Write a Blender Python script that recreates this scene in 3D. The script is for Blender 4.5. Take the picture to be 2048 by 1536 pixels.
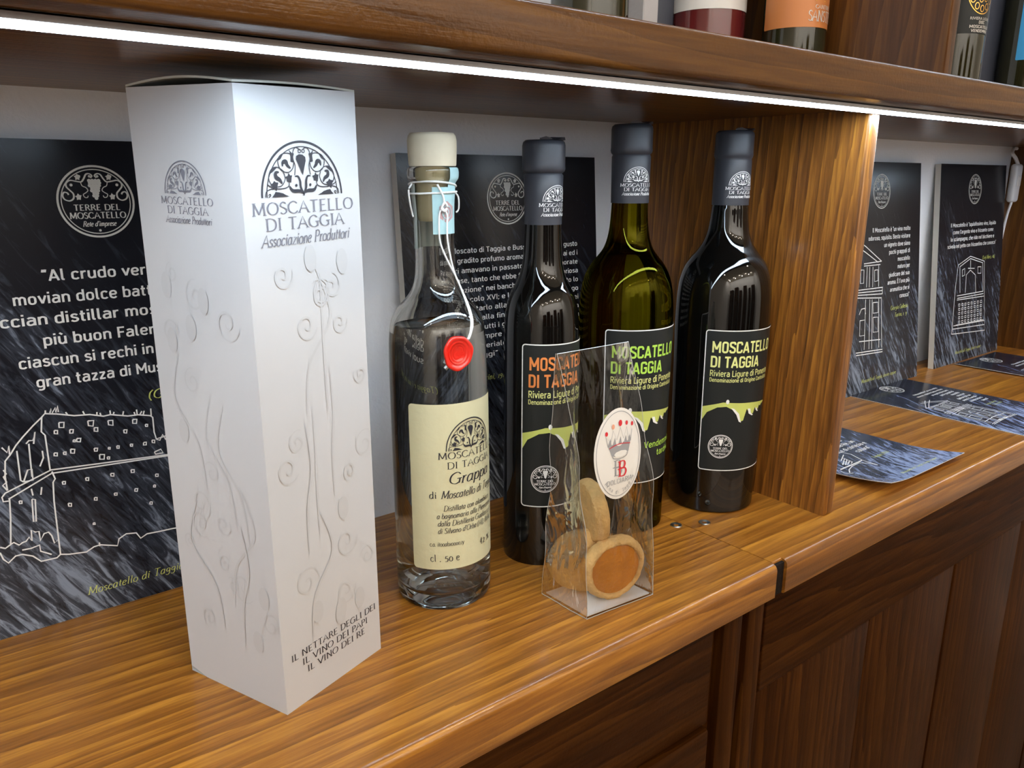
import bpy, bmesh, math, random
from mathutils import Vector, Matrix
PI = math.pi
S = 0.287            # metres per drawing unit (one unit = camera height above the counter)
Z0 = 0.90            # counter top height above the floor in metres
sc = bpy.context.scene
for o in list(bpy.data.objects):
    bpy.data.objects.remove(o)

# ------------------------------------------------------------------ camera, world, lights, exposure
cam_d = bpy.data.cameras.new('camera')
cam_d.sensor_width = 36.0
cam_d.lens = 36.0 * 1575.0 / 2048.0
cam_d.clip_start = 0.02
cam = bpy.data.objects.new('camera', cam_d)
sc.collection.objects.link(cam)
RX = ((0.787083, -0.154687, 0.597137), (-0.616839, -0.202194, 0.760675), (0.003071, -0.967052, -0.254560))
cam.matrix_world = Matrix((
    (RX[0][0], -RX[0][1], -RX[0][2], 0.0),
    (RX[1][0], -RX[1][1], -RX[1][2], 0.0),
    (RX[2][0], -RX[2][1], -RX[2][2], Z0 + S),
    (0, 0, 0, 1)))
sc.camera = cam
sc.view_settings.view_transform = 'Standard'
sc.view_settings.look = 'None'
sc.view_settings.gamma = 1.0
sc.view_settings.use_curve_mapping = False
sc.view_settings.exposure = 0.0
LED_STRENGTH = 34.0
SPOT_POWER = 5.5
world = bpy.data.worlds.new('world')
sc.world = world
world.use_nodes = True
world.node_tree.nodes['Background'].inputs[0].default_value = (0.05, 0.045, 0.04, 1)
world.node_tree.nodes['Background'].inputs[1].default_value = 0.3
sc.cycles.max_bounces = 16
sc.cycles.transmission_bounces = 14
sc.cycles.transparent_max_bounces = 24
sc.cycles.glossy_bounces = 6
sc.cycles.diffuse_bounces = 4
sc.cycles.sample_clamp_indirect = 4.0
sc.cycles.blur_glossy = 0.5
# ceiling downlights of the shop (each also has a built lamp fitting further down)
SPOTS = [(-1.3, -0.9), (-0.45, -0.75), (0.4, -0.8), (1.25, -0.9),
         (-1.7, -2.3), (-0.7, -2.3), (0.3, -2.3), (1.3, -2.3)]
CEIL = 2.60
# added fill lamps, unseen: brighten the opposite wall to raise the ambient light
WALL_FILL_POWER = 33.0
for wx in (-1.7, -0.85, 0.0, 0.85, 1.7):
    ld = bpy.data.lights.new('wall_fill_light', 'AREA')
    ld.shape = 'DISK'; ld.size = 0.10; ld.energy = WALL_FILL_POWER; ld.color = (1.0, 0.975, 0.95)
    lo = bpy.data.objects.new('wall_fill_light', ld)
    lo.location = (wx, -2.0, CEIL - 0.03); lo.rotation_euler = (-0.85, 0, 0)
    sc.collection.objects.link(lo)
for (sx, sy) in SPOTS:
    ld = bpy.data.lights.new('downlight_bulb', 'AREA')
    ld.shape = 'DISK'
    ld.size = 0.09
    ld.energy = SPOT_POWER
    ld.color = (1.0, 0.88, 0.74)
    lo = bpy.data.objects.new('downlight_bulb', ld)
    lo.location = (sx, sy, CEIL - 0.022)
    sc.collection.objects.link(lo)

# ------------------------------------------------------------------ materials
def nt(name):
    m = bpy.data.materials.new(name)
    m.use_nodes = True
    n = m.node_tree
    n.nodes.clear()
    out = n.nodes.new('ShaderNodeOutputMaterial')
    return m, n, out

def lk(n, a, b):
    n.links.new(a, b)

def simple(name, col, rough=0.5, metal=0.0, spec=0.5, coat=0.0, bump=0.0, bscale=200.0, vary=0.0, vscale=40.0, sss=0.0, bdist=0.001):
    m, n, out = nt(name)
    b = n.nodes.new('ShaderNodeBsdfPrincipled')
    b.inputs['Base Color'].default_value = (*col, 1)
    b.inputs['Roughness'].default_value = rough
    b.inputs['Metallic'].default_value = metal
    b.inputs['Specular IOR Level'].default_value = spec
    b.inputs['Coat Weight'].default_value = coat
    b.inputs['Coat Roughness'].default_value = 0.05
    if sss:
        b.inputs['Subsurface Weight'].default_value = sss
        b.inputs['Subsurface Radius'].default_value = (0.01, 0.006, 0.003)
        b.inputs['Subsurface Scale'].default_value = 0.3
    tc = n.nodes.new('ShaderNodeTexCoord')
    if vary:
        no = n.nodes.new('ShaderNodeTexNoise')
        no.inputs['Scale'].default_value = vscale
        no.inputs['Detail'].default_value = 5
        lk(n, tc.outputs['Object'], no.inputs['Vector'])
        mx = n.nodes.new('ShaderNodeMix')
        mx.data_type = 'RGBA'
        mx.inputs[6].default_value = (*[c * (1 - vary) for c in col], 1)
        mx.inputs[7].default_value = (*[min(1, c * (1 + vary)) for c in col], 1)
        lk(n, no.outputs['Fac'], mx.inputs[0])
        lk(n, mx.outputs[2], b.inputs['Base Color'])
    if bump:
        no = n.nodes.new('ShaderNodeTexNoise')
        no.inputs['Scale'].default_value = bscale
        no.inputs['Detail'].default_value = 4
        lk(n, tc.outputs['Object'], no.inputs['Vector'])
        bp = n.nodes.new('ShaderNodeBump')
        bp.inputs['Strength'].default_value = bump
        bp.inputs['Distance'].default_value = bdist
        lk(n, no.outputs['Fac'], bp.inputs['Height'])
        lk(n, bp.outputs['Normal'], b.inputs['Normal'])
    lk(n, b.outputs[0], out.inputs[0])
    return m

def wood(name, axis, dark, mid, light, rough=0.3, freq=1.0, offs=(0, 0, 0), coat=0.35, relief=0.25, spec=0.5):
    """varnished pine: growth rings around an axis lying far below the board, fine grain, a few knots"""
    m, n, out = nt(name)
    N = n.nodes.new
    b = N('ShaderNodeBsdfPrincipled')
    b.inputs['Specular IOR Level'].default_value = spec
    tc = N('ShaderNodeTexCoord')
    mp = N('ShaderNodeMapping')
    mp.inputs['Location'].default_value = offs
    lk(n, tc.outputs['Object'], mp.inputs['Vector'])
    ax = {'X': (0.05, 1, 1), 'Y': (1, 0.05, 1), 'Z': (1, 1, 0.05)}[axis]
    st = N('ShaderNodeVectorMath'); st.operation = 'MULTIPLY'
    st.inputs[1].default_value = ax
    lk(n, mp.outputs[0], st.inputs[0])
    # large, slow distortion (also stretched, less strongly) bends the rings
    st2 = N('ShaderNodeVectorMath'); st2.operation = 'MULTIPLY'
    st2.inputs[1].default_value = tuple(0.11 if a < 1 else 1 for a in ax)
    lk(n, mp.outputs[0], st2.inputs[0])
    d = N('ShaderNodeTexNoise'); d.inputs['Scale'].default_value = 9.0 * freq; d.inputs['Detail'].default_value = 2
    lk(n, st2.outputs[0], d.inputs['Vector'])
    dm = N('ShaderNodeVectorMath'); dm.operation = 'SCALE'; dm.inputs['Scale'].default_value = 0.05 / freq
    lk(n, d.outputs['Color'], dm.inputs[0])
    ad = N('ShaderNodeVectorMath'); ad.operation = 'ADD'
    lk(n, st.outputs[0], ad.inputs[0]); lk(n, dm.outputs[0], ad.inputs[1])
    w = N('ShaderNodeTexWave'); w.wave_type = 'BANDS'
    w.bands_direction = 'DIAGONAL'
    w.wave_profile = 'SAW'
    w.inputs['Scale'].default_value = 42.0 * freq
    w.inputs['Distortion'].default_value = 3.2
    w.inputs['Detail'].default_value = 3.0
    w.inputs['Detail Scale'].default_value = 1.6
    lk(n, ad.outputs[0], w.inputs['Vector'])
    f = N('ShaderNodeTexNoise'); f.inputs['Scale'].default_value = 330.0 * freq; f.inputs['Detail'].default_value = 4
    lk(n, st.outputs[0], f.inputs['Vector'])
    g = N('ShaderNodeTexNoise'); g.inputs['Scale'].default_value = 30.0; g.inputs['Detail'].default_value = 3
    lk(n, st2.outputs[0], g.inputs['Vector'])
    # factor = .45 wave + .35 fine + .35 blotch
    def mul(a, k):
        q = N('ShaderNodeMath'); q.operation = 'MULTIPLY'; q.inputs[1].default_value = k
        lk(n, a, q.inputs[0]); return q.outputs[0]
    def add(a, c):
        q = N('ShaderNodeMath'); q.operation = 'ADD'; lk(n, a, q.inputs[0]); lk(n, c, q.inputs[1]); return q.outputs[0]
    s = add(add(mul(w.outputs['Fac'], 0.30), mul(f.outputs['Fac'], 0.80)), mul(g.outputs['Fac'], 0.5))
    s2 = N('ShaderNodeMath'); s2.operation = 'SUBTRACT'; s2.inputs[1].default_value = 0.30
    lk(n, s, s2.inputs[0])
    r = N('ShaderNodeValToRGB')
    cr = r.color_ramp
    cr.elements[0].position = 0.12; cr.elements[0].color = (*dark, 1)
    cr.elements[1].position = 0.88; cr.elements[1].color = (*light, 1)
    e = cr.elements.new(0.5); e.color = (*mid, 1)
    lk(n, s2.outputs[0], r.inputs[0])
    # knots
    st3 = N('ShaderNodeVectorMath'); st3.operation = 'MULTIPLY'
    st3.inputs[1].default_value = tuple(0.45 if a < 1 else 1 for a in ax)
    lk(n, mp.outputs[0], st3.inputs[0])
    v = N('ShaderNodeTexVoronoi'); v.inputs['Scale'].default_value = 5.5; v.feature = 'F1'
    lk(n, st3.outputs[0], v.inputs['Vector'])
    kr = N('ShaderNodeMapRange')
    kr.inputs['From Min'].default_value = 0.05; kr.inputs['From Max'].default_value = 0.09
    kr.inputs['To Min'].default_value = 0.35; kr.inputs['To Max'].default_value = 1.0
    lk(n, v.outputs['Distance'], kr.inputs['Value'])
    mk_ = N('ShaderNodeMix'); mk_.data_type = 'RGBA'
    mk_.inputs[6].default_value = (*[c * 0.6 for c in dark], 1)
    lk(n, kr.outputs[0], mk_.inputs[0]); lk(n, r.outputs[0], mk_.inputs[7])
    lk(n, mk_.outputs[2], b.inputs['Base Color'])
    b.inputs['Roughness'].default_value = rough
    b.inputs['Coat Weight'].default_value = coat
    b.inputs['Coat Roughness'].default_value = 0.12
    # brushed varnish relief
    o1 = N('ShaderNodeTexNoise'); o1.inputs['Scale'].default_value = 420.0; o1.inputs['Detail'].default_value = 2
    lk(n, tc.outputs['Object'], o1.inputs['Vector'])
    hs = add(mul(f.outputs['Fac'], 0.9), mul(o1.outputs['Fac'], 0.5))
    bp = N('ShaderNodeBump'); bp.inputs['Strength'].default_value = relief; bp.inputs['Distance'].default_value = 0.0006
    lk(n, hs, bp.inputs['Height']); lk(n, bp.outputs['Normal'], b.inputs['Normal'])
    lk(n, bp.outputs['Normal'], b.inputs['Coat Normal'])
    lk(n, b.outputs[0], out.inputs[0])
    return m

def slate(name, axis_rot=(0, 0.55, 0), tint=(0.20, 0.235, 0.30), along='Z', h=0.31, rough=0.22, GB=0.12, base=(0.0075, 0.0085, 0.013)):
    """glossy print of dark slate: nearly plain at the top, pale diagonal veins and a painted-in bluish reflection towards the bottom"""
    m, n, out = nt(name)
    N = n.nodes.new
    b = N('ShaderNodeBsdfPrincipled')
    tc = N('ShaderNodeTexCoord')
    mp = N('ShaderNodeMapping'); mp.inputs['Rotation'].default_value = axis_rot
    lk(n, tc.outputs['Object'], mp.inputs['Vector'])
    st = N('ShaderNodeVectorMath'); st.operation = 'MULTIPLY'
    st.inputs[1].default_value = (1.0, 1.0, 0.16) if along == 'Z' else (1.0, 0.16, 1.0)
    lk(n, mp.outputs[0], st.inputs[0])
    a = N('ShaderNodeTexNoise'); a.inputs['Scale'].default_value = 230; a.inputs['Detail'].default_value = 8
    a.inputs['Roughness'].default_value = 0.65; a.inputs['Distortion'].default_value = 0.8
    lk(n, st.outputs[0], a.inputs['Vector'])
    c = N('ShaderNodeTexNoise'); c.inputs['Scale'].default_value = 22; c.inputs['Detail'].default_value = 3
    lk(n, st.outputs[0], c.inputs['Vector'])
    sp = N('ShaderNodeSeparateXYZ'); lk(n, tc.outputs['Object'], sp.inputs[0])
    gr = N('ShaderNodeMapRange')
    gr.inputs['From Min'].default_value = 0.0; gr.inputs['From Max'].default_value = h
    gr.inputs['To Min'].default_value = GB; gr.inputs['To Max'].default_value = -0.14  # more veins lower down; bluish room reflection is painted into this rise too
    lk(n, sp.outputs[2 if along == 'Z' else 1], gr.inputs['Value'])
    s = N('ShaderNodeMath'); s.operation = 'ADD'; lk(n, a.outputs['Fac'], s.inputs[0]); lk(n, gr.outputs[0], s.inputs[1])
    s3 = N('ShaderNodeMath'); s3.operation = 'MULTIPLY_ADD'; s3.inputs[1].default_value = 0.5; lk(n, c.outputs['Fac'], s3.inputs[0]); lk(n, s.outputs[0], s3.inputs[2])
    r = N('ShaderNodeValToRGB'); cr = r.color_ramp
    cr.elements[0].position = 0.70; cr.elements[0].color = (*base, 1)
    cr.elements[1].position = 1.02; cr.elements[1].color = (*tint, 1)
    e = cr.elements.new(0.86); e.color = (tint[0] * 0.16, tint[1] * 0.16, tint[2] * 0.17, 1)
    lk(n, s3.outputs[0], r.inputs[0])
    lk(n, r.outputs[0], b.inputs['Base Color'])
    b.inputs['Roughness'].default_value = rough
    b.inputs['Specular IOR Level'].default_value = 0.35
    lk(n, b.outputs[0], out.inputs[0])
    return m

def glass(name, col, rough=0.0, ior=1.5):
    m, n, out = nt(name)
    g = n.nodes.new('ShaderNodeBsdfGlass')
    g.inputs['Color'].default_value = (*col, 1)
    g.inputs['Roughness'].default_value = rough
    g.inputs['IOR'].default_value = ior
    lk(n, g.outputs[0], out.inputs[0])
    return m

def emitter(name, col, strength):
    m, n, out = nt(name)
    e = n.nodes.new('ShaderNodeEmission')
    e.inputs[0].default_value = (*col, 1); e.inputs[1].default_value = strength
    lk(n, e.outputs[0], out.inputs[0])
    return m

def film(name):
    """clear crinkled cellophane"""
    m, n, out = nt(name)
    N = n.nodes.new
    t = N('ShaderNodeBsdfTransparent'); t.inputs[0].default_value = (0.985, 0.985, 0.98, 1)
    g = N('ShaderNodeBsdfGlossy'); g.inputs['Roughness'].default_value = 0.07
    fr = N('ShaderNodeFresnel'); fr.inputs['IOR'].default_value = 1.55
    tc = N('ShaderNodeTexCoord')
    mp = N('ShaderNodeMapping'); mp.inputs['Scale'].default_value = (1, 1, 0.35)
    lk(n, tc.outputs['Object'], mp.inputs['Vector'])
    no = N('ShaderNodeTexNoise'); no.inputs['Scale'].default_value = 75; no.inputs['Detail'].default_value = 2
    no.inputs['Distortion'].default_value = 1.5
    lk(n, mp.outputs[0], no.inputs['Vector'])
    bp = N('ShaderNodeBump'); bp.inputs['Strength'].default_value = 0.55; bp.inputs['Distance'].default_value = 0.004
    lk(n, no.outputs['Fac'], bp.inputs['Height'])
    lk(n, bp.outputs['Normal'], g.inputs['Normal']); lk(n, bp.outputs['Normal'], fr.inputs['Normal'])
    ma = N('ShaderNodeMath'); ma.operation = 'MULTIPLY_ADD'; ma.inputs[1].default_value = 0.75; ma.inputs[2].default_value = 0.0
    lk(n, fr.outputs[0], ma.inputs[0])
    mx = N('ShaderNodeMixShader')
    lk(n, ma.outputs[0], mx.inputs[0]); lk(n, t.outputs[0], mx.inputs[1]); lk(n, g.outputs[0], mx.inputs[2])
    lk(n, mx.outputs[0], out.inputs[0])
    return m

CD, CM, CL = (0.095, 0.032, 0.005), (0.265, 0.100, 0.013), (0.52, 0.232, 0.030)
M = {}
M['wood_x'] = wood('varnished_pine_counter', 'X', CD, CM, CL, coat=0.38, spec=0.3, freq=1.25)
M['wood_x2'] = wood('varnished_pine_counter_right', 'X', CD, CM, CL, offs=(0.7, 0.31, 0.1), freq=0.8, coat=0.22, spec=0.35)
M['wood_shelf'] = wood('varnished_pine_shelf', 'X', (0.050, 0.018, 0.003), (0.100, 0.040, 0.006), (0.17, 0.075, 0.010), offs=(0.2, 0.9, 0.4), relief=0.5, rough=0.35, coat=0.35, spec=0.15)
M['wood_z'] = wood('varnished_pine_divider', 'Z', (0.040, 0.012, 0.004), (0.19, 0.070, 0.012), (0.42, 0.175, 0.024), freq=1.5, offs=(0.1, 0.13, 0.2), coat=0.2, spec=0.35)
M['wood_z2'] = wood('varnished_pine_upper_divider', 'Z', (0.035, 0.011, 0.003), (0.08, 0.029, 0.006), (0.15, 0.062, 0.012), offs=(0.5, 0.23, 0.4), coat=0.15, spec=0.3)
DK, DM, DL = (0.012, 0.0034, 0.0006), (0.032, 0.0095, 0.0013), (0.066, 0.0225, 0.003)
M['dark_x'] = wood('dark_stained_pine_rail', 'X', DK, DM, DL, offs=(0.3, 0.1, 0.7), rough=0.40, coat=0.0, spec=0.04)
M['dark_z'] = wood('dark_stained_pine_boards', 'Z', DK, DM, DL, offs=(0.9, 0.4, 0.2), rough=0.40, coat=0.0, spec=0.04)
M['shaded_grain'] = simple('shaded_end_grain', (0.012, 0.008, 0.006), 0.8, spec=0.1, bump=0.6, bscale=400, vary=0.5, vscale=300)  # end grain darkened to stand for the shade in the joint gap
M['plaster'] = simple('painted_plaster', (0.86, 0.885, 0.93), 0.75, bump=0.5, bscale=260)
M['room'] = simple('warm_room_paint', (0.70, 0.67, 0.62), 0.85, bump=0.1, bscale=90)
M['ceil'] = simple('ceiling_paint', (0.70, 0.62, 0.50), 0.9)
M['floor'] = simple('floor_tile', (0.22, 0.17, 0.13), 0.4, vary=0.2, vscale=3)
M['led'] = emitter('led_diffuser', (0.66, 0.83, 1.0), LED_STRENGTH)
M['alu'] = simple('brushed_aluminium', (0.62, 0.63, 0.66), 0.35, metal=0.9)
M['steel'] = simple('screw_steel', (0.55, 0.53, 0.48), 0.28, metal=1.0)
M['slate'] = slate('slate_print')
M['slate_flat'] = slate('slate_print_blue_lit', axis_rot=(0, 0, 0.5), along='Y', h=0.22, tint=(0.30, 0.37, 0.58), rough=0.16, GB=0.24, base=(0.012, 0.015, 0.026))  # blue strip light falling on the leaflets is painted into base and tint
M['foam'] = simple('foam_board_edge', (0.56, 0.55, 0.50), 0.6)
M['white_ink'] = simple('white_ink', (0.80, 0.80, 0.78), 0.45)
M['grey_ink'] = simple('light_grey_ink', (0.62, 0.62, 0.58), 0.45)
M['yellow_ink'] = simple('yellow_green_ink', (0.50, 0.55, 0.14), 0.45)
M['dark_ink'] = simple('dark_ink', (0.022, 0.022, 0.03), 0.5)
M['gry_ink'] = simple('slate_grey_ink', (0.16, 0.16, 0.19), 0.5)
M['carton'] = simple('white_carton', (0.515, 0.515, 0.52), 0.42, bump=0.05, bscale=60)
M['carton_tone'] = simple('tone_on_tone_print', (0.484, 0.482, 0.484), 0.42)
M['carton_back'] = simple('raw_carton_edge', (0.50, 0.51, 0.46), 0.7)
M['clear_glass'] = glass('clear_bottle_glass', (0.975, 0.985, 0.98), ior=1.5)
M['spirit'] = glass('clear_spirit', (0.992, 0.996, 0.994), ior=1.36)
M['black_glass'] = simple('black_wine_glass', (0.0022, 0.0022, 0.002), 0.035, spec=0.55)
M['olive_glass'] = glass('olive_wine_glass', (0.44, 0.40, 0.045), ior=1.5)
M['rose_glass'] = simple('rose_wine_glass', (0.10, 0.012, 0.012), 0.04, spec=0.55)
M['green_glass'] = simple('dark_olive_glass', (0.018, 0.017, 0.006), 0.04, spec=0.55)
M['capsule'] = simple('matt_slate_capsule', (0.034, 0.036, 0.045), 0.42, bump=0.1, bscale=120)
M['label_black'] = simple('matt_black_label', (0.014, 0.016, 0.016), 0.42, spec=0.25)
M['label_cream'] = simple('cream_label_paper', (0.58, 0.56, 0.36), 0.6, bump=0.25, bscale=180, vary=0.03, vscale=30)
M['cork'] = simple('pale_cork', (0.72, 0.64, 0.47), 0.65, bump=0.35, bscale=130, vary=0.10, vscale=70)
M['cork_plug'] = simple('yellow_cork_plug', (0.55, 0.47, 0.27), 0.6)
M['stamp'] = simple('pale_blue_tax_stamp', (0.38, 0.58, 0.60), 0.65, vary=0.18, vscale=160)
M['stamp_back'] = simple('stamp_back_paper', (0.50, 0.56, 0.52), 0.7)
M['stamp_rose'] = simple('rose_stamp_print', (0.44, 0.27, 0.27), 0.65, vary=0.3, vscale=400)
M['string'] = simple('white_cord', (0.85, 0.85, 0.82), 0.6)
M['wax'] = simple('red_sealing_wax', (0.72, 0.022, 0.012), 0.22, coat=0.4)
M['orange_ink'] = simple('orange_ink', (0.66, 0.21, 0.05), 0.45)
M['lime_ink'] = simple('lime_ink', (0.38, 0.62, 0.08), 0.45)
M['paley_ink'] = simple('pale_yellow_ink', (0.68, 0.70, 0.26), 0.45)
M['bridge_ink'] = simple('bridge_green_ink', (0.50, 0.55, 0.13), 0.45)
M['film'] = film('clear_cellophane')
M['film_edge'] = simple('cellophane_seam', (0.42, 0.42, 0.40), 0.15)
M['sticker'] = simple('pearl_white_sticker', (0.80, 0.78, 0.74), 0.25)
M['sil_ink'] = simple('silver_grey_ink', (0.30, 0.30, 0.31), 0.35)
M['red_ink'] = simple('red_ink', (0.60, 0.02, 0.03), 0.4)
M['peach_ink'] = simple('peach_ink', (0.75, 0.36, 0.24), 0.4)
M['biscuit'] = simple('baked_biscuit', (0.66, 0.41, 0.15), 0.75, bump=1.0, bscale=420, vary=0.30, vscale=140, bdist=0.0014)
M['jam'] = simple('apricot_filling', (0.50, 0.185, 0.016), 0.30, bump=0.7, bscale=380, vary=0.22, vscale=90, coat=0.3, bdist=0.001)
M['card'] = simple('white_card', (0.78, 0.77, 0.75), 0.5)
M['plastic'] = simple('white_plastic', (0.72, 0.73, 0.76), 0.35)
M['blue_ink'] = simple('blue_print', (0.25, 0.32, 0.5), 0.5)
M['label_white'] = simple('white_label_paper', (0.66, 0.62, 0.56), 0.55)
M['label_orange'] = simple('orange_label_paper', (0.55, 0.19, 0.05), 0.42)
M['label_blue'] = simple('blue_label_paper', (0.05, 0.33, 0.62), 0.4)
M['slate_card'] = simple('slate_grey_carton', (0.045, 0.048, 0.062), 0.5)
M['grey_card'] = simple('silver_grey_carton', (0.40, 0.38, 0.37), 0.5, bump=0.4, bscale=300)
M['gold'] = simple('gold_foil', (0.75, 0.42, 0.10), 0.3, metal=0.8)
M['fit'] = simple('white_lamp_ring', (0.8, 0.8, 0.8), 0.4)

# ------------------------------------------------------------------ object helpers
COL = sc.collection
def mesh(name, verts, faces, mats, parent=None, loc=(0, 0, 0), rot=None, smooth=True, angle=35, fm=None):
    me = bpy.data.meshes.new(name)
    me.from_pydata([(v[0] * S, v[1] * S, v[2] * S) for v in verts], [], faces)
    if not isinstance(mats, (list, tuple)):
        mats = [mats]
    for q in mats:
        me.materials.append(M[q] if isinstance(q, str) else q)
    if fm:
        for p, k in zip(me.polygons, fm):
            p.material_index = k
    me.validate(); me.update()
    if smooth and len(me.polygons):
        me.polygons.foreach_set('use_smooth', [True] * len(me.polygons))
        me.set_sharp_from_angle(angle=math.radians(angle))
    o = bpy.data.objects.new(name, me)
    COL.objects.link(o)
    put(o, parent, loc, rot)
    return o

def put(o, parent, loc, rot=None):
    if parent is None:
        o.location = (loc[0] * S, loc[1] * S, Z0 + loc[2] * S)
    else:
        o.parent = parent
        o.location = (loc[0] * S, loc[1] * S, loc[2] * S)
    if rot:
        o.rotation_euler = rot

def thing(name, label, cat, loc=(0, 0, 0), rot=None, group=None):
    o = bpy.data.objects.new(name, None)
    o.empty_display_size = 0.02
    COL.objects.link(o)
    put(o, None, loc, rot)
    tag(o, label, cat, group)
    return o

def tag(o, label, cat, group=None):
    o['label'] = label; o['category'] = cat
    if group: o['group'] = group
    return o

def struct(o):
    o['kind'] = 'structure'
    return o

def boxg(x0, y0, z0, x1, y1, z1, bev=0.0, seg=2, which=None):
    bm = bmesh.new()
    vs = [bm.verts.new(p) for p in ((x0, y0, z0), (x1, y0, z0), (x1, y1, z0), (x0, y1, z0), (x0, y0, z1), (x1, y0, z1), (x1, y1, z1), (x0, y1, z1))]
    for f in ((0, 3, 2, 1), (4, 5, 6, 7), (0, 1, 5, 4), (1, 2, 6, 5), (2, 3, 7, 6), (3, 0, 4, 7)):
        bm.faces.new([vs[i] for i in f])
    if bev:
        ed = [e for e in bm.edges if which is None or which((e.verts[0].co + e.verts[1].co) / 2, e)]
        bmesh.ops.bevel(bm, geom=ed, offset=bev, segments=seg, profile=0.5, affect='EDGES')
    v = [tuple(q.co) for q in bm.verts]
    bm.verts.index_update()
    f = [[q.index for q in g.verts] for g in bm.faces]
    bm.free()
    return v, f

def lathe(prof, n=64, closed=False, a0=0.0):
    """prof: list of (r, z); a zero radius makes a pole"""
    v, f, rings = [], [], []
    for (r, z) in prof:
        if r <= 1e-6:
            rings.append([len(v)] * n); v.append((0, 0, z))
        else:
            rings.append(list(range(len(v), len(v) + n)))
            for i in range(n):
                a = a0 + 2 * PI * i / n
                v.append((r * math.sin(a), -r * math.cos(a), z))
    k = len(rings)
    for j in range(k if closed else k - 1):
        A, B = rings[j], rings[(j + 1) % k]
        for i in range(n):
            q = [A[i], A[(i + 1) % n], B[(i + 1) % n], B[i]]
            q = [x for t, x in enumerate(q) if x not in q[:t]]
            if len(q) > 2: f.append(q)
    return v, f

def smoothprof(p, n=5):
    """Catmull-Rom through (r,z) points; a point repeated stays a corner"""
    out = []
    for i in range(len(p) - 1):
        p0 = p[max(i - 1, 0)]; p1 = p[i]; p2 = p[i + 1]; p3 = p[min(i + 2, len(p) - 1)]
        if p1 == p2: continue
        for k in range(n):
            t = k / n
            out.append(tuple(0.5 * (2 * p1[j] + (p2[j] - p0[j]) * t + (2 * p0[j] - 5 * p1[j] + 4 * p2[j] - p3[j]) * t * t + (3 * p1[j] - p0[j] - 3 * p2[j] + p3[j]) * t ** 3) for j in range(len(p1))))
    out.append(p[-1])
    return out

def tubeg(pts, r, n=8, caps=True):
    pts = [Vector(p) for p in pts]
    v, f = [], []
    up = Vector((0.31, 0.17, 0.93)).normalized()
    for i, p in enumerate(pts):
        t = (pts[min(i + 1, len(pts) - 1)] - pts[max(i - 1, 0)]).normalized()
        a = t.cross(up)
        if a.length < 0.1: a = t.cross(Vector((1, 0, 0)))
        a.normalize(); b = t.cross(a)
        for k in range(n):
            q = p + r * (math.cos(2 * PI * k / n) * a + math.sin(2 * PI * k / n) * b)
            v.append(tuple(q))
    for i in range(len(pts) - 1):
        for k in range(n):
            f.append([i * n + k, i * n + (k + 1) % n, (i + 1) * n + (k + 1) % n, (i + 1) * n + k])
    if caps:
        f.append(list(range(n))[::-1]); f.append([(len(pts) - 1) * n + k for k in range(n)])
    return v, f

def join(parts):
    v, f = [], []
    for a, b in parts:
        o = len(v); v += list(a); f += [[i + o for i in q] for q in b]
    return v, f

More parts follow.
